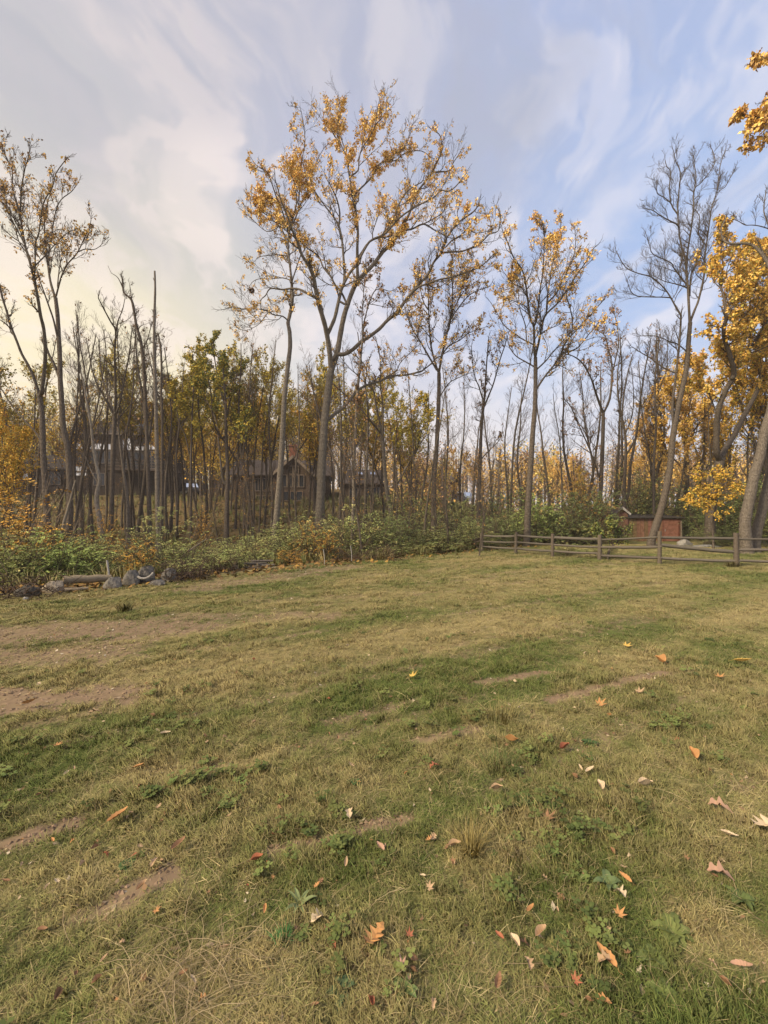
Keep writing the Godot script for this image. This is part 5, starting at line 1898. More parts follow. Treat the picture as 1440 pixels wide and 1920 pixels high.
func house_middle() -> void:
	rng.seed = 660
	var d := 55.0
	var k := d / F
	var foot := on_ground(530, d)
	var h := thing("chimney_house", "low brown house with a brick chimney, tall gable windows and skylights behind trunks", "house", foot)
	h.rotation.y = 0.1
	var brown := Color(0.10, 0.076, 0.058)
	var wall := Shape.new()
	wall.box(Transform3D(), Vector3(-6.2, -1.5, -8.0), Vector3(6.0, 3.2, 0), brown)
	# the glazed gable that faces the lawn
	var gx := (556.0 - 530.0) * k
	wall.box(Transform3D(), Vector3(gx - 2.6, -1.5, 0.01), Vector3(gx + 2.2, 3.0, 2.2), brown * 1.15)
	wall.tri(Vector3(gx - 2.6, 3.0, 2.2), Vector3(gx - 0.2, 5.15, 2.2), Vector3(gx + 2.2, 3.0, 2.2), brown * 1.15)
	put("wall", wall.mesh(), M.paint, h)
	var roof := Shape.new()
	gable_roof(roof, -6.2, 6.0, -8.0, 0.0, 3.2, 2.1, 0.5, Color(0.07, 0.058, 0.052))
	var rf := put("roof", roof.mesh(), M.paint, h)
	for sx in [-1.0, 1.0]:
		var r := Shape.new()
		var b := Basis(Vector3.BACK, -0.73 * sx)
		r.box(Transform3D(b, Vector3(gx - 0.2, 5.25, 0)), Vector3(minf(0.0, sx * 3.6), -0.06, -3.5), Vector3(maxf(0.0, sx * 3.6), 0.1, 2.6), Color(0.07, 0.058, 0.052))
		var rn := put("gable_roof", r.mesh(), M.paint, h)
		var t := Shape.new()
		t.box(Transform3D(b, Vector3(gx - 0.2, 5.25, 0)), Vector3(minf(0.0, sx * 3.6), -0.2, 2.602), Vector3(maxf(0.0, sx * 3.6), 0.11, 2.68), Color(0.3, 0.25, 0.2))
		put("trim", t.mesh(), M.paint, rn)
		if sx > 0:
			for j in 2:
				var sk := Shape.new()
				sk.box(Transform3D(b, Vector3(gx - 0.2, 5.25, 0)), Vector3(0.5 + j * 0.75, 0.105, 0.9), Vector3(0.95 + j * 0.75, 0.16, 2.1))
				put("skylight", sk.mesh(), M.bright_glass, rn)
	# the brick chimney, course by course at its corners, too far to tell the bricks
	var ch := Shape.new()
	ch.box(Transform3D(), Vector3(gx - 0.9, 1.0, -0.9), Vector3(gx + 0.1, 7.0, 0.3), Color(0.27, 0.115, 0.075))
	ch.box(Transform3D(), Vector3(gx - 0.98, 6.75, -0.98), Vector3(gx + 0.18, 6.95, 0.38), Color(0.24, 0.11, 0.075))
	put("chimney", ch.mesh(), M.paint, h)
	# windows
	for j in 4:
		window(h, gx - 1.55 + j * 0.7, 1.5, 0.52, 1.4, 2.22, false, 0, Color(0.28, 0.23, 0.18))
	window(h, gx - 0.85, 3.1, 0.55, 0.9, 2.22, false, 0, Color(0.28, 0.23, 0.18))
	window(h, gx - 0.15, 3.1, 0.55, 0.9, 2.22, false, 0, Color(0.28, 0.23, 0.18))
	window(h, gx - 1.3, -0.2, 2.2, 1.1, 2.22, false, 2, Color(0.28, 0.2, 0.14))
	for j in 3:
		window(h, -3.4 + j * 0.95, 1.1, 0.7, 1.5, 0.02, false, 1, Color(0.26, 0.21, 0.17))
	window(h, -3.3, -0.6, 2.4, 1.0, 0.02, false, 2, Color(0.26, 0.21, 0.17))
	window(h, 4.2, 0.9, 1.2, 1.3, 0.02, false, 1, Color(0.26, 0.21, 0.17))
	# the wing on the right, lower
	var x0 := (640.0 - 530.0) * k
	var x1 := (724.0 - 530.0) * k
	var wing := Shape.new()
	wing.box(Transform3D(), Vector3(x0, -1.5, -7.0), Vector3(x1, 2.2, -0.5), brown)
	put("wing_wall", wing.mesh(), M.paint, h)
	var wr := Shape.new()
	gable_roof(wr, x0, x1, -7.0, -0.5, 2.2, 1.9, 0.4, Color(0.07, 0.058, 0.052))
	var wn := put("wing_roof", wr.mesh(), M.paint, h)
	for j in 2:
		var sk := Shape.new()
		sk.box(Transform3D(Basis(Vector3.RIGHT, 0.53), Vector3(x0 + 2.5 + j * 1.7, 3.35, -1.95)), Vector3(-0.32, 0, -0.35), Vector3(0.32, 0.3, 0.35))
		put("skylight", sk.mesh(), M.bright_glass, wn)
	window(h, x0 + 3.1, 0.1, 0.9, 1.5, -0.48, false, 1, Color(0.26, 0.21, 0.17))
	window(h, x0 + 4.2, 0.1, 0.8, 1.5, -0.48, false, 1, Color(0.26, 0.21, 0.17))
	window(h, x0 + 1.0, 0.3, 1.1, 1.2, -0.48, false, 1, Color(0.26, 0.21, 0.17))

func house_far() -> void:
	var d := 82.0
	var h := thing("far_house", "small far brown house with a plain gabled roof, beyond the grassy rise", "house", on_ground(800, d))
	h.rotation.y = -0.3
	var wall := Shape.new()
	wall.box(Transform3D(), Vector3(-5.0, -2.0, -6.0), Vector3(5.0, 1.9, 0), Color(0.15, 0.11, 0.085))
	put("wall", wall.mesh(), M.paint, h)
	var roof := Shape.new()
	gable_roof(roof, -5.0, 5.0, -6.0, 0.0, 1.9, 1.6, 0.5, Color(0.12, 0.1, 0.09))
	put("roof", roof.mesh(), M.paint, h)
	window(h, -3.4, 0.3, 1.3, 1.1, 0.02)
	window(h, 1.6, 0.3, 1.3, 1.1, 0.02)
	var door := Shape.new()
	door.box(Transform3D(), Vector3(-0.5, -0.6, 0.02), Vector3(0.5, 1.5, 0.07), Color(0.2, 0.12, 0.08))
	put("door", door.mesh(), M.paint, h)

# a car from a side outline: the body is swept across, the cabin narrower above it
func vehicle(called: String, label: String, category: String, where: Vector3, turn: float, long: float, wide: float, tall: float, bonnet: float, col: Color) -> void:
	var o := thing(called, label, category, where)
	o.rotation.y = turn
	var hl := long * 0.5
	var hw := wide * 0.5
	var belt := tall * 0.56
	var body := Shape.new()
	var line := [[-hl, 0.32], [-hl, belt * 0.92], [-hl + 0.1, belt], [hl - bonnet, belt], [hl - 0.15, belt * 0.86], [hl, belt * 0.7], [hl, 0.32]]
	var roof := [[-hl + 0.12, belt], [-hl + 0.35, tall - 0.06], [-hl + 0.6, tall], [hl - bonnet - 0.75, tall], [hl - bonnet - 0.55, tall - 0.05], [hl - bonnet, belt]]
	for part in [[line, hw, hw], [roof, hw, hw * 0.84]]:
		var l: Array = part[0]
		for k in l.size():
			var a: Array = l[k]
			var b: Array = l[(k + 1) % l.size()]
			var wa := lerpf(part[1], part[2], clampf((a[1] - belt) / (tall - belt), 0.0, 1.0))
			var wb := lerpf(part[1], part[2], clampf((b[1] - belt) / (tall - belt), 0.0, 1.0))
			body.quad(Vector3(a[0], a[1], wa), Vector3(a[0], a[1], -wa), Vector3(b[0], b[1], -wb), Vector3(b[0], b[1], wb), col)
		for sd in [1.0, -1.0]:
			for k in range(1, l.size() - 1):
				var p := []
				for j in [0, k, k + 1]:
					var w := lerpf(part[1], part[2], clampf((l[j][1] - belt) / (tall - belt), 0.0, 1.0))
					p.append(Vector3(l[j][0], l[j][1], w * sd))
				body.tri(p[0], p[1], p[2], col)
	put("body", body.mesh(), M.car, o)
	var front := Shape.new()
	var f0 := Vector3(hl - bonnet - 0.06, belt + 0.06, 0)
	var f1 := Vector3(hl - bonnet - 0.5, tall - 0.12, 0)
	var off := Vector3(0.03, 0.02, 0)
	front.quad(f0 + off + Vector3(0, 0, hw * 0.9), f0 + off - Vector3(0, 0, hw * 0.9), f1 + off - Vector3(0, 0, hw * 0.76), f1 + off + Vector3(0, 0, hw * 0.76))
	put("windscreen", front.mesh(), M.bright_glass, o)
	var back := Shape.new()
	back.quad(Vector3(-hl + 0.13, belt + 0.06, hw * 0.88), Vector3(-hl + 0.13, belt + 0.06, -hw * 0.88), Vector3(-hl + 0.32, tall - 0.14, -hw * 0.78), Vector3(-hl + 0.32, tall - 0.14, hw * 0.78))
	put("rear_window", back.mesh(), M.glass, o)
	for sd in [1.0, -1.0]:
		var s := Shape.new()
		s.quad(Vector3(-hl + 0.45, belt + 0.06, hw * 0.985 * sd), Vector3(hl - bonnet - 0.3, belt + 0.06, hw * 0.985 * sd), Vector3(hl - bonnet - 0.72, tall - 0.14, hw * 0.885 * sd), Vector3(-hl + 0.6, tall - 0.14, hw * 0.885 * sd))
		put("side_window", s.mesh(), M.glass, o)
		for e in [-1.0, 1.0]:
			var w := Shape.new()
			var c := Vector3(e * (hl - 0.85), 0.33, sd * (hw - 0.1))
			w.tube(PackedVector3Array([c - Vector3(0, 0, 0.11), c + Vector3(0, 0, 0.11)]), PackedFloat32Array([0.33, 0.33]), 16, Color(0.02, 0.02, 0.02), true)
			var wn := put("wheel", w.mesh(), M.tyre, o)
			var r := Shape.new()
			r.tube(PackedVector3Array([c + Vector3(0, 0, sd * 0.1), c + Vector3(0, 0, sd * 0.12)]), PackedFloat32Array([0.2, 0.2]), 12, Color(0.4, 0.4, 0.4), true)
			put("rim", r.mesh(), M.metal, wn)
		var lamp := Shape.new()
		lamp.box(Transform3D(), Vector3(hl - 0.02, belt * 0.62, sd * hw * 0.72 - 0.14), Vector3(hl + 0.02, belt * 0.76, sd * hw * 0.72 + 0.14))
		put("headlight", lamp.mesh(), M.bright_glass, o)

func vehicles() -> void:
	M.car = std(Color(1, 1, 1), 0.25, true)
	M.tyre = std(Color(0.02, 0.02, 0.02), 0.9)
	vehicle("parked_car", "dark grey car parked beside the left house, windows reflecting the sky", "car", on_ground(357, 61.0), -0.9, 4.4, 1.8, 1.65, 1.1, Color(0.06, 0.06, 0.065))
	vehicle("white_van", "white van far back between trunks, behind the end of the fence", "van", on_ground(871, 86.0), -1.2, 4.8, 1.9, 2.1, 0.8, Color(0.75, 0.75, 0.74))

# ---------------------------------------------------------------- rocks, logs and stakes at the lawn's edge
func rock_mesh(sd: int, size: Vector3, col: Color, angular := 0.0) -> ArrayMesh:
	var f := FastNoiseLite.new()
	f.seed = sd
	f.frequency = 0.9
	f.fractal_octaves = 3
	var s := Shape.new()
	var rings := 12
	var sides := 18
	var p := []
	for j in rings + 1:
		var row := []
		for k in sides:
			var el := PI * j / rings
			var az := TAU * k / sides
			var d := Vector3(sin(el) * cos(az), cos(el), sin(el) * sin(az))
			var r := 1.0 + f.get_noise_3dv(d * 1.3) * 0.45 + f.get_noise_3dv(d * 4.0) * 0.1
			if angular > 0.0:
				for q in [Vector3(0.5, 0.7, 0.4), Vector3(-0.8, 0.5, 0.3), Vector3(0.1, 0.5, 0.9), Vector3(0.9, 0.1, -0.2), Vector3(-0.3, 0.9, -0.3), Vector3(-0.5, -0.1, 0.8)]:
					var c := d.dot(q.normalized())
					if c > 0.0:
						r = minf(r, (1.0 - angular * 0.45) / c)
			row.append(d * r * size * 0.5)
		p.append(row)
	for j in rings:
		for k in sides:
			var k1 := (k + 1) % sides
			s.quad(p[j][k], p[j][k1], p[j + 1][k1], p[j + 1][k], col * rng.randf_range(0.93, 1.07))
	var m := s.mesh()
	var st := SurfaceTool.new()
	st.create_from(m, 0)
	if angular <= 0.0:
		st.generate_normals()
	return st.commit()

func rock(called: String, label: String, px: float, py: float, size: Vector3, col: Color, angular := 0.0, group := "") -> void:
	var o := put(called, rock_mesh(rng.randi() % 1000, size, col, angular), M.stone)
	o.position = lawn_at(px, py) + Vector3(0, size.y * 0.2, 0)
	o.rotation.y = rng.randf() * TAU if angular == 0.0 else 0.3
	tag(o, label, "rock", group)

func log_between(called: String, label: String, a: Vector3, b: Vector3, r0: float, r1: float, col: Color, group := "") -> void:
	var o := thing(called, label, "log", a, group)
	var s := Shape.new()
	var pts := PackedVector3Array()
	var rad := PackedFloat32Array()
	for k in 9:
		var t := k / 8.0
		pts.append((b - a) * t + rv() * r0 * 0.12)
		rad.append(lerpf(r0, r1, t) * rng.randf_range(0.94, 1.06))
	s.tube(pts, rad, 10, col, false)
	put("bark", s.mesh(), M.wood, o)
	for e in [0, 8]:
		var c := Shape.new()
		var d := (pts[1] - pts[0]).normalized() * (-1.0 if e == 0 else 1.0)
		c.tube(PackedVector3Array([pts[e] - d * 0.02, pts[e] + d * 0.004]), PackedFloat32Array([rad[e] * 0.96, rad[e] * 0.95]), 10, Color(0.36, 0.28, 0.19), true)
		put("cut_end", c.mesh(), M.wood, o)

func debris() -> void:
	rng.seed = 700
	var grey := Color(0.215, 0.2, 0.182)
	rock("boulder", "pale angular boulder at the left end of the long log", 101, 1110, Vector3(0.62, 0.46, 0.5), Color(0.36, 0.31, 0.25), 1.0)
	rock("boulder", "round grey boulder at the right end of the long log", 213, 1103, Vector3(0.42, 0.42, 0.4), grey, 0.55)
	rock("boulder", "upright grey boulder leaning against its round neighbour", 247, 1097, Vector3(0.42, 0.55, 0.4), grey * 0.85, 0.55)
	rock("boulder", "grey boulder behind the old pale ring, darkest of the row", 274, 1092, Vector3(0.5, 0.62, 0.5), grey * 0.7, 0.55)
	rock("boulder", "single rounded grey boulder among green brush right of the old pale ring", 317, 1090, Vector3(0.42, 0.5, 0.4), grey * 0.9, 0.55)
	rock("boulder", "flat low stone half sunk in the grass below the boulders", 296, 1097, Vector3(0.4, 0.22, 0.35), grey, 0.55)
	rock("boulder", "small dark stone in the shade left of the pale angular boulder", 52, 1118, Vector3(0.4, 0.3, 0.35), grey * 0.55)
	rock("boulder", "small whitish stone lying at the lawn edge below the angular boulder", 48, 1125, Vector3(0.12, 0.09, 0.1), Color(0.5, 0.47, 0.43))
	rock("boulder", "smooth grey stone beside the pile of grey sticks", 443, 1067, Vector3(0.34, 0.26, 0.3), grey * 0.9, 0.55)
	rock("boulder", "large pale grey boulder behind the fence by the shed", 1284, 1024, Vector3(0.85, 0.65, 0.6), Color(0.34, 0.33, 0.31), 0.8)
	rock("boulder", "broad flat grey slab on the ground behind the fence", 1325, 1026, Vector3(1.6, 0.22, 0.8), Color(0.3, 0.3, 0.3), 0.6)
	# an old ring lying on the rocks
	var ring := Shape.new()
	var pts := PackedVector3Array()
	var rad := PackedFloat32Array()
	for k in 17:
		var a := -2.6 + 2.1 * k / 16.0
		pts.append(Vector3(cos(a) * 0.19, sin(a) * 0.19, 0))
		rad.append(0.026)
	ring.tube(pts, rad, 8, Color(0.4, 0.38, 0.35), true)
	var ro := put("broken_ring", ring.mesh(), M.stone)
	ro.position = lawn_at(275, 1097) + Vector3(0, 0.34, 0.06)
	ro.rotation = Vector3(-0.5, 0.1, 0.25)
	tag(ro, "pale curved piece of an old ring lying on the grey boulders", "ring")
	log_between("log", "long barkless log lying along the lawn edge left of the white post", lawn_at(118, 1106) + Vector3(0, 0.2, 0), lawn_at(208, 1097) + Vector3(0, 0.17, 0), 0.095, 0.08, Color(0.34, 0.28, 0.2))
	log_between("log", "short pale branch on the ground under the long barkless log", lawn_at(122, 1112) + Vector3(0, 0.05, 0), lawn_at(165, 1109) + Vector3(0, 0.06, 0), 0.05, 0.03, Color(0.32, 0.26, 0.19))
	# a heap of grey sticks
	var n := 0
	for q in [[448, 1064, 500, 1056, 0.05, 0.16], [455, 1062, 515, 1058, 0.04, 0.08], [470, 1060, 512, 1054, 0.045, 0.26], [440, 1068, 478, 1052, 0.035, 0.2], [482, 1064, 510, 1050, 0.03, 0.12], [460, 1066, 520, 1062, 0.035, 0.04]]:
		log_between("grey_stick", "%s grey stick in the heap at the lawn edge, counted from the left end" % ORDINAL[n], lawn_at(q[0], q[1]) + Vector3(0, q[5], 0), lawn_at(q[2], q[3] + 4.0) + Vector3(0, q[5] * 0.8, 0), q[4], q[4] * 0.7, Color(0.2, 0.175, 0.15) * rng.randf_range(0.8, 1.2), "sticks heaped at the lawn edge")
		n += 1
	# brush: a tangle of dead twigs
	for q in [[385, 1074, 0.95, 0.75, "tangled pile of dark dead twigs behind the mown lawn, left of the grey sticks"], [345, 1088, 0.5, 0.42, "small rust brown clump of dead brush beside the boulders"], [690, 1050, 1.1, 0.6, "brown heap of dead brush right of the second white stake"], [15, 1118, 1.0, 0.5, "dark dead brush at the far left of the lawn edge"]]:
		var s := Shape.new()
		for k in 240:
			var p := Vector3(rng.randf_range(-1, 1) * q[2], rng.randf() * rng.randf() * q[3] + 0.02, rng.randf_range(-0.5, 0.5))
			var d := (rv() * Vector3(1, 0.7, 1)).normalized()
			var l := rng.randf_range(0.15, 0.5)
			s.tube(PackedVector3Array([p, p + d * l * 0.5 + rv() * 0.04, p + d * l]), PackedFloat32Array([0.01, 0.008, 0.004]), 3, Color(0.14, 0.1, 0.075) * rng.randf_range(0.6, 1.4))
		var o := put("brush_pile", s.mesh(), M.bark)
		o.position = lawn_at(q[0], q[1])
		o.set_meta("kind", "stuff")
		o.set_meta("label", q[4])
	# stakes
	for q in [[203, 1096, 1050, 0.022, "pale weathered post standing at the right end of the long log", "post"], [608, 1060, 1029, 0.012, "white stake leaning slightly in front of the tallest tree", "stake"], [659, 1055, 1023, 0.013, "upright white stake in front of the brown brush heap", "stake"]]:
		var p := lawn_at(q[0], q[1])
		var s := Shape.new()
		var h: float = (q[1] - q[2]) / F * -p.z
		s.tube(PackedVector3Array([Vector3(0, -0.2, 0), Vector3(0.01, h * 0.5, 0), Vector3(-0.03, h, 0)]), PackedFloat32Array([q[3], q[3], q[3]]), 6, Color(0.55, 0.53, 0.5), true)
		var o := put("stake", s.mesh(), M.upright)
		o.position = p
		tag(o, q[4], q[5])
	# bare branches lying in the brush
	log_between("fallen_branch", "pale bare branch sticking up out of the brush, pointing right", at(352, 1034, 13.0), at(388, 1010, 13.4), 0.035, 0.015, Color(0.34, 0.28, 0.21))
	log_between("fallen_branch", "crooked pale branch leaning up before the dark trunks on the left", at(115, 1000, 16.0), at(142, 900, 16.3), 0.06, 0.025, Color(0.3, 0.26, 0.21))
	# squirrel nest and leafy burl in the tall trees
	var nest := Shape.new()
	for k in 160:
		var a := rv().normalized()
		nest.leaf(a * rng.randf_range(0.03, 0.09), (a + rv()).normalized(), a.cross(rv()).normalized(), 0.08, 0.4, tone_of(BROWN) * 0.6)
	var no := put("squirrel_nest", nest.mesh(), M.leaf)
	no.position = at(472, 545, 18.9)
	tag(no, "small round nest of brown leaves out on the slender tree's branch", "nest")

# ---------------------------------------------------------------- fallen leaves
func lobed_leaf(lobes: int, deep: float, wide: float, curl: float, bend: float, col: Color) -> ArrayMesh:
	# unit length along x, flat in xz; two rows of faces either side of the midrib
	var s := Shape.new()
	var m := 14
	var prev := []
	for k in m + 1:
		var t := float(k) / m
		var env := pow(sin(PI * pow(t, 0.8) * 0.96 + 0.04), 0.75)
		var wave := 1.0 - deep * (0.5 + 0.5 * cos(t * TAU * lobes)) if lobes > 0 else 1.0
		var w := wide * env * wave + 0.006
		var y := bend * (t - 0.4) * (t - 0.4)
		var lift := curl * w * w
		var sweep := 0.1 * (1.0 - wave)
		var row := [Vector3(t + sweep, y + lift, w), Vector3(t, y, 0), Vector3(t + sweep, y + lift * 0.7, -w)]
		if k > 0:
			var c := col * rng.randf_range(0.9, 1.1)
			s.quad(prev[0], row[0], row[1], prev[1], c)
			s.quad(prev[1], row[1], row[2], prev[2], c * 0.96)
		prev = row
	# the stalk
	s.tube(PackedVector3Array([Vector3(-0.28, 0.05, 0.02), Vector3(-0.12, 0.01, 0), Vector3(0.02, bend * 0.15, 0)]), PackedFloat32Array([0.008, 0.008, 0.006]), 4, col * 0.8)
	return s.mesh()

func maple_leaf(curl: float, col: Color) -> ArrayMesh:
	var s := Shape.new()
	var pts := []
	var reach := [1.0, 0.42, 0.88, 0.38, 0.62, 0.3, 0.36]
	for sd in [1, -1]:
		for k in reach.size():
			pts.append(Vector2(cos(k * 0.43) * reach[k], sin(k * 0.43) * reach[k] * sd))
	var outline := []
	for k in range(6, -1, -1):
		outline.append(pts[7 + k])
	for k in range(1, 7):
		outline.append(pts[k])
	var mid := Vector3(0.05, 0, 0)
	for k in outline.size() - 1:
		var a: Vector2 = outline[k]
		var b: Vector2 = outline[k + 1]
		var pa := Vector3(a.x, curl * a.length_squared(), a.y) * 0.6
		var pb := Vector3(b.x, curl * b.length_squared(), b.y) * 0.6
		s.tri(mid, pa, pb, col * rng.randf_range(0.88, 1.1))
	s.tube(PackedVector3Array([Vector3(-0.5, 0.05, 0.03), Vector3(-0.2, 0.02, 0), mid]), PackedFloat32Array([0.008, 0.008, 0.006]), 4, col * 0.8)
	return s.mesh()

func fallen_leaves() -> void:
	rng.seed = 720
	var tones := {
		"tan": Color(0.42, 0.29, 0.18), "orange": Color(0.44, 0.235, 0.1), "red": Color(0.34, 0.13, 0.075), "brown": Color(0.26, 0.15, 0.085), "pale": Color(0.56, 0.44, 0.3), "yellow": Color(0.55, 0.36, 0.1), "pink": Color(0.40, 0.25, 0.18),
	}
	var shapes := {}
	for c in tones:
		shapes[c] = [lobed_leaf(4, 0.75, 0.42, 1.6, 0.8, tones[c]), maple_leaf(0.5, tones[c]), lobed_leaf(5, 0.14, 0.2, 6.0, 0.6, tones[c]), lobed_leaf(0, 0.0, 0.24, 9.0, 0.9, tones[c]), lobed_leaf(3, 0.55, 0.32, 4.0, -0.8, tones[c])]
	# the ones that stand out: place, length in pixels, colour, shape, turn, label
	var marked := [
		[685, 1800, 62, "orange", 0, 0.9, "large lobed orange tan oak leaf near the bottom edge, just left of centre"],
		[1415, 1572, 60, "pale", 0, 0.1, "big pale lobed oak leaf at the far right"],
		[1350, 1577, 34, "pale", 2, -0.5, "narrow pale leaf left of the big pale oak leaf"],
		[583, 1748, 40, "pale", 4, 0.7, "pale twisted leaf beside the spiky weed"],
		[470, 1632, 30, "red", 3, 0.2, "red brown curled leaf in the grass below the sandy streak"],
		[1325, 1648, 52, "pink", 4, -0.4, "pinkish lobed leaf below the big pale oak leaf"],
		[1157, 1842, 58, "orange", 2, 1.9, "long narrow orange leaf lying upright at lower right"],
		[1160, 1736, 36, "orange", 1, 0.4, "broad orange leaf below a small whitish one"],
		[1174, 1702, 34, "pale", 4, 1.9, "small whitish leaf standing above the broad orange leaf"],
		[1119, 1822, 40, "tan", 4, 0.0, "tan folded leaf left of the long narrow orange leaf"],
		[1370, 1824, 44, "pink", 2, -0.5, "dusky pink leaf in a dark hollow at lower right"],
		[255, 1690, 26, "tan", 3, 1.0, "tan curled leaf on the bare earth at lower left"],
		[320, 1612, 36, "brown", 2, 1.0, "brown folded leaf standing in the clover at lower left"],
		[200, 1558, 46, "orange", 2, 0.8, "orange brown curled leaf in the dark green clover at left"],
		[755, 1833, 34, "pink", 1, 2.0, "rosy lobed leaf right of the large oak leaf"],
		[1078, 1862, 34, "red", 1, 0.3, "red lobed leaf near the bottom edge"],
		[930, 1880, 40, "brown", 2, 1.1, "reddish brown oval leaf at the bottom edge"],
		[945, 1776, 24, "red", 2, 2.2, "small red leaf above the reddish brown oval leaf"],
		[1004, 1770, 34, "tan", 3, 0.5, "tan cupped leaf in the middle of the lower right grass"],
		[988, 1722, 28, "orange", 2, 0.7, "orange slender leaf above the tan cupped leaf"],
		[997, 1838, 30, "tan", 4, 1.8, "tan split leaf left of the red lobed leaf"],
		[804, 1684, 28, "tan", 1, 0.3, "small tan lobed leaf in the clover below the bunch grass"],
		[1025, 1548, 44, "brown", 1, 0.2, "brown ragged leaf right of the bunch grass"],
		[840, 1602, 30, "tan", 3, 0.1, "tan leaf just left of the bunch grass"],
		[720, 1612, 32, "pink", 2, 2.1, "pinkish leaf left of the bunch grass, beyond the tan one"],
		[656, 1545, 30, "pale", 4, 1.8, "pale leaf on the sandy streak in the lawn"],
		[1196, 1486, 34, "pale", 3, 0.0, "pale cupped leaf in the green grass at right"],
		[1130, 1494, 28, "pale", 3, 1.5, "whitish leaf left of the pale cupped leaf"],
		[1098, 1460, 26, "pale", 2, 0.4, "small pale leaf above the whitish one"],
		[920, 1492, 28, "tan", 3, 0.0, "tan round leaf above the bunch grass"],
		[1050, 1415, 30, "red", 3, 0.5, "dark red leaf beside a hollow in the grass"],
		[1326, 1522, 46, "pink", 4, -0.6, "pink red torn leaf above the big pale oak leaf"],
		[1248, 1252, 34, "orange", 3, 1.6, "orange cupped leaf standing beside the tyre streak"],
		[1375, 1250, 34, "yellow", 2, -0.6, "bright orange yellow leaf on the lawn at right"],
		[1348, 1276, 28, "orange", 1, 0.2, "flat orange leaf below the bright yellow one"],
		[1124, 1330, 32, "orange", 1, 0.3, "broad orange leaf below the tyre streak"],
		[1197, 1308, 30, "tan", 1, 0.0, "tan lobed leaf right of the broad orange one"],
		[1174, 1218, 26, "yellow", 1, 0.4, "yellow lobed leaf far out on the lawn"],
		[772, 1276, 30, "yellow", 1, 0.3, "round bright yellow leaf near the middle of the lawn"],
		[946, 1396, 30, "orange", 3, -0.4, "orange leaf left of the green tufts in the middle"],
		[1306, 1440, 34, "orange", 3, 1.4, "orange brown leaf at the right, upright in the grass"],
		[1185, 1676, 30, "orange", 2, 2.2, "slim orange leaf right of the small whitish one"],
		[805, 1452, 24, "red", 4, 0.3, "small red leaf above the sandy streak"],
		[250, 1450, 24, "orange", 2, 0.2, "small orange leaf at left near the straw patch"],
		[105, 1408, 26, "orange", 1, 0.2, "orange leaf in the left grass below the bare earth"],
		[40, 1332, 36, "orange", 2, 0.1, "long orange leaf on the dark bare earth at left"],
		[165, 1345, 24, "tan", 4, 0.6, "tan leaf right of the dark bare earth"],
		[300, 1385, 22, "pale", 2, 0.4, "pale sliver of leaf left of the middle"],
	]
	for q in marked:
		var p := lawn_at(q[0], q[1])
		var o := put("fallen_leaf", shapes[q[3]][q[4]], M.dead)
		var size: float = q[2] / F * -p.z * 0.8
		o.position = p + Vector3(0, 0.034 + size * 0.12, 0)
		o.basis = (Basis.from_euler(Vector3(rng.randf_range(-0.15, 0.3), q[5], rng.randf_range(-0.2, 0.3)))).scaled(Vector3.ONE * size)
		tag(o, q[6], "leaf", "fallen leaves on the lawn")
	# the many smaller ones, each told by the nearest thing that stands out
	var marks := {
		"bunch grass tuft": Vector2(885, 1604), "spiky weed": Vector2(562, 1706), "large oak leaf": Vector2(685, 1800), "big pale oak leaf": Vector2(1415, 1572), "blue green weeds": Vector2(1240, 1800), "sandy streak": Vector2(630, 1570),
		"bare earth at lower left": Vector2(240, 1680), "straw heap at the bottom": Vector2(370, 1860), "straw patch left of centre": Vector2(360, 1455), "vivid green tuft": Vector2(530, 1772), "green tuft in the middle": Vector2(935, 1440),
		"tyre streak on the right": Vector2(1140, 1285), "bright orange yellow leaf": Vector2(1375, 1250), "round yellow leaf": Vector2(772, 1276), "dark earth at the left edge": Vector2(60, 1335), "chip strewn bare earth": Vector2(150, 1190),
		"yellow lobed leaf": Vector2(1174, 1218), "thick fence post": Vector2(1381, 1080), "row of boulders": Vector2(250, 1115), "long narrow orange leaf": Vector2(1157, 1842), "green tuft above the streak": Vector2(615, 1515),
	}
	var small := []
	for k in 230:
		var py := 1090.0 + pow(rng.randf(), 1.0) * 820.0
		var px := rng.randf_range(10, 1430)
		var c: String = ["tan", "tan", "orange", "brown", "pale", "brown", "red", "tan", "brown"][rng.randi() % 9]
		var shape := [2, 3, 4, 1, 0, 2, 3][rng.randi() % 7] as int
		var best := ""
		var near := 1e9
		for m in marks:
			var dd: float = (marks[m] as Vector2).distance_to(Vector2(px, py))
			if dd < near:
				near = dd
				best = m
		small.append([near, best, c, shape, px, py, rng.randf_range(0.018, 0.045), rng.randf() * TAU])
	small.sort_custom(func(x, y): return x[0] < y[0])
	var rank := {}
	for q in small:
		var kind: String = "small %s %s leaf" % [q[2], ["lobed", "pointed", "oval", "cupped", "folded"][q[3]]]
		var key: String = kind + q[1]
		var k: int = rank.get(key, 0)
		rank[key] = k + 1
		var o := put("fallen_leaf", shapes[q[2]][q[3]], M.dead)
		o.position = lawn_at(q[4], q[5]) + Vector3(0, 0.03, 0)
		o.basis = Basis.from_euler(Vector3(rng.randf_range(-0.5, 0.5), q[7], rng.randf_range(-0.5, 0.5))).scaled(Vector3.ONE * q[6])
		tag(o, "%s, %s of kind to the %s" % [kind, "nearest" if k == 0 else ORDINAL[mini(k, 15)] + " nearest", q[1]], "leaf", "fallen leaves on the lawn")
	# bits too many and too small to count: chips, leaf scraps, seeds
	var xf := []
	var tint := []
	var bit := Shape.new()
	bit.leaf(Vector3(-0.5, 0, 0), Vector3.RIGHT, Vector3.BACK, 1.0, 0.3, Color.WHITE)
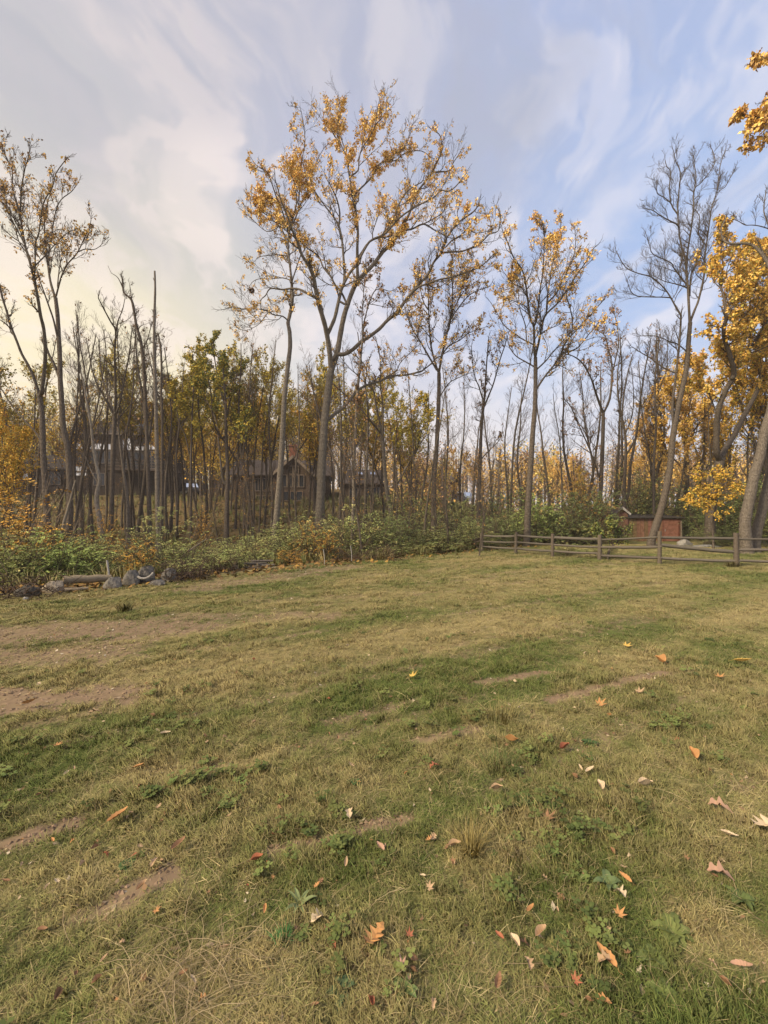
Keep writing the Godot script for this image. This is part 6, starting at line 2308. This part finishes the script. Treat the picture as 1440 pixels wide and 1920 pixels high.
	for k in 9500:
		var d := 1.3 + pow(rng.randf(), 1.2) * 16.0
		var x := rng.randf_range(-1, 1) * (d * 0.95 + 1.5)
		if edge(x, -d) > 0.3:
			continue
		var g := bare[lawn_k(x, -d)]
		var near_edge := smoothstep(-2.2, -0.1, edge(x, -d)) * (1.0 - smoothstep(0.5, 3.0, x))
		if rng.randf() > 0.24 + g * 1.0 + near_edge * 0.6:
			continue
		var size := rng.randf_range(0.012, 0.04) * (1.0 + d * 0.05) * (1.0 + near_edge * 0.6)
		xf.append(Transform3D(Basis.from_euler(Vector3(rng.randf_range(-0.5, 0.5), rng.randf() * TAU, rng.randf_range(-0.5, 0.5))).scaled(Vector3(size, size, size)), Vector3(x, ground_y(x, -d) + 0.012, -d)))
		tint.append(tone_of([Color(0.34, 0.24, 0.15), Color(0.42, 0.32, 0.21), Color(0.26, 0.16, 0.09), Color(0.5, 0.42, 0.31), Color(0.2, 0.13, 0.08)]))
	scatter("leaf_scraps", bit.mesh(), M.dead, xf, tint)
	# long loose straws
	xf = []
	tint = []
	var st := Shape.new()
	st.tube(PackedVector3Array([Vector3(-0.5, 0, 0), Vector3(-0.15, 0.05, 0.05), Vector3(0.2, 0.05, 0.03), Vector3(0.5, 0.0, -0.05)]), PackedFloat32Array([0.006, 0.006, 0.005, 0.002]), 3, Color.WHITE)
	for k in 520:
		var d := 1.2 + pow(rng.randf(), 1.5) * 6.5
		var x := rng.randf_range(-1, 1) * d * 0.95
		if k < 200:
			d = rng.randfn(1.53, 0.1)
			x = rng.randfn(-0.68, 0.15)
		var size := rng.randf_range(0.06, 0.22)
		xf.append(Transform3D(Basis.from_euler(Vector3(0, rng.randf() * TAU, rng.randf_range(-0.25, 0.25))).scaled(Vector3(size, size, size)), Vector3(x, ground_y(x, -d) + rng.randf_range(0.015, 0.045), -d)))
		tint.append(Color(0.40, 0.31, 0.18) * rng.randf_range(0.5, 1.25))
	scatter("loose_straw", st.mesh(), M.dead, xf, tint)

# ---------------------------------------------------------------- weeds that stand out of the lawn
func strap(s: Shape, p: Vector3, out: Vector3, long: float, wide: float, rise: float, droop: float, col: Color, cut := 0.0) -> void:
	var across := out.cross(Vector3.UP).normalized()
	var m := 8
	var prev := []
	for k in m + 1:
		var t := float(k) / m
		var w := wide * pow(sin(PI * (0.08 + 0.9 * pow(t, 0.7))), 0.8)
		if cut > 0.0 and k % 2 == 1:
			w *= 1.0 - cut
		var q := p + out * long * t + Vector3.UP * (rise * t - droop * t * t)
		var row := [q + across * w + Vector3.UP * w * 0.4, q, q - across * w + Vector3.UP * w * 0.4]
		if k > 0:
			s.quad(prev[0], row[0], row[1], prev[1], col * rng.randf_range(0.92, 1.08))
			s.quad(prev[1], row[1], row[2], prev[2], col * rng.randf_range(0.92, 1.08))
		prev = row

func weeds() -> void:
	rng.seed = 760
	# each leaf of a weed is a part of its own
	var rows := [
		[562, 1706, 7, 0.08, 0.009, 0.065, 0.05, Color(0.16, 0.19, 0.085), 0.0, "spiky pale green weed with upright strap leaves left of centre"],
		[1262, 1752, 9, 0.085, 0.026, 0.05, 0.05, Color(0.145, 0.17, 0.055), 0.25, "blue green broad leaved weed at lower right, upper of two"],
		[1222, 1800, 7, 0.08, 0.024, 0.04, 0.05, Color(0.14, 0.17, 0.06), 0.25, "blue green broad leaved weed at lower right, middle of three"],
		[1240, 1868, 8, 0.075, 0.022, 0.035, 0.045, Color(0.125, 0.155, 0.05), 0.3, "blue green broad leaved weed lowest at the lower right"],
		[1140, 1665, 6, 0.07, 0.016, 0.06, 0.05, Color(0.12, 0.16, 0.07), 0.0, "pale green leafy weed above the small whitish leaf"],
		[240, 1625, 6, 0.055, 0.022, 0.03, 0.04, Color(0.075, 0.12, 0.045), 0.0, "dark green round leaved weed above the bare earth at lower left"],
		[640, 1862, 7, 0.06, 0.017, 0.04, 0.04, Color(0.105, 0.15, 0.07), 0.2, "grey green weed below the large oak leaf"],
		[665, 1470, 7, 0.06, 0.018, 0.04, 0.04, Color(0.07, 0.115, 0.04), 0.0, "dark green broad weed beside the straw patch in the middle"],
		[760, 1868, 6, 0.05, 0.012, 0.05, 0.04, Color(0.12, 0.16, 0.06), 0.0, "small upright green weed near the bottom centre"],
		[1105, 1395, 9, 0.07, 0.02, 0.03, 0.03, Color(0.06, 0.095, 0.035), 0.2, "low dark green weed patch right of the hollow"],
		[1390, 1690, 7, 0.07, 0.02, 0.04, 0.04, Color(0.1, 0.13, 0.045), 0.2, "dark green weed right of the pinkish lobed leaf"],
	]
	for q in rows:
		var p := lawn_at(q[0], q[1])
		var o := thing("weed", q[9], "weed", p)
		for k in q[2]:
			var a: float = TAU * k / q[2] + rng.randf_range(-0.3, 0.3)
			var s := Shape.new()
			strap(s, Vector3(0, 0.01, 0), Vector3(cos(a), 0, sin(a)), q[3] * rng.randf_range(0.7, 1.2), q[4] * rng.randf_range(0.8, 1.2), q[5] * rng.randf_range(0.6, 1.3), q[6], q[7] * rng.randf_range(0.85, 1.15), q[8])
			put("leaf", s.mesh(), M.leaf, o)
	# bunches of longer grass
	for q in [[885, 1604, 150, 0.13, Color(0.30, 0.235, 0.085), 0.045, "straw coloured bunch grass tuft standing above the short lawn"], [530, 1772, 90, 0.055, Color(0.06, 0.16, 0.05), 0.025, "small vivid green grass tuft left of the large oak leaf"],
			[235, 1146, 120, 0.2, Color(0.13, 0.125, 0.05), 0.1, "rough dark weed tuft standing out on the far left lawn"], [1375, 1064, 160, 0.22, Color(0.16, 0.14, 0.06), 0.16, "dry grass tuft at the foot of the thick fence post"],
			[940, 1352, 110, 0.16, Color(0.27, 0.225, 0.09), 0.12, "loose tuft of yellowing taller grass in the middle of the lawn"], [935, 1440, 140, 0.11, Color(0.11, 0.15, 0.05), 0.11, "green tuft of longer grass below the yellowing one"], [615, 1515, 90, 0.09, Color(0.13, 0.16, 0.05), 0.08, "green tuft of longer grass above the sandy streak"]]:
		var s := Shape.new()
		for k in q[2]:
			var a := rng.randf() * TAU
			var r: float = sqrt(rng.randf()) * q[5]
			var out := Vector3(cos(a), 0, sin(a))
			var tall: float = q[3] * rng.randf_range(0.5, 1.2)
			blade(s, out * r, (out * r / q[5] + rv() * 0.4) * Vector3(0.8, 0, 0.8), tall, 0.0016 if q[3] < 0.18 else 0.004, q[4] * rng.randf_range(0.65, 1.35))
		var o := put("grass_tuft", s.mesh(), M.grass)
		o.position = lawn_at(q[0], q[1])
		tag(o, q[6], "grass tuft")

func _ready() -> void:
	n_bump.seed = 1
	n_bump.frequency = 0.25
	n_bump.fractal_octaves = 3
	n_leaf.seed = 2
	n_leaf.frequency = 0.45
	n_leaf.fractal_octaves = 2
	n_lump.seed = 3
	n_lump.frequency = 0.5
	n_lump.fractal_octaves = 3
	rng.seed = 7
	var t0 := Time.get_ticks_msec()
	make_camera()
	make_sky()
	make_sun()
	make_materials()
	make_lawn()
	make_forest_floor()
	house_left()
	house_middle()
	house_far()
	make_shed()
	make_fence()
	print("setting ", Time.get_ticks_msec() - t0)
	hero_trees()
	print("heroes ", Time.get_ticks_msec() - t0)
	thin_woods()
	far_wood()
	print("woods ", Time.get_ticks_msec() - t0)
	shrubs()
	rough_grass()
	litter()
	vehicles()
	debris()
	rng.seed = 800
	make_grass()
	print("grass ", Time.get_ticks_msec() - t0)
	fallen_leaves()
	weeds()
	print("all ", Time.get_ticks_msec() - t0)
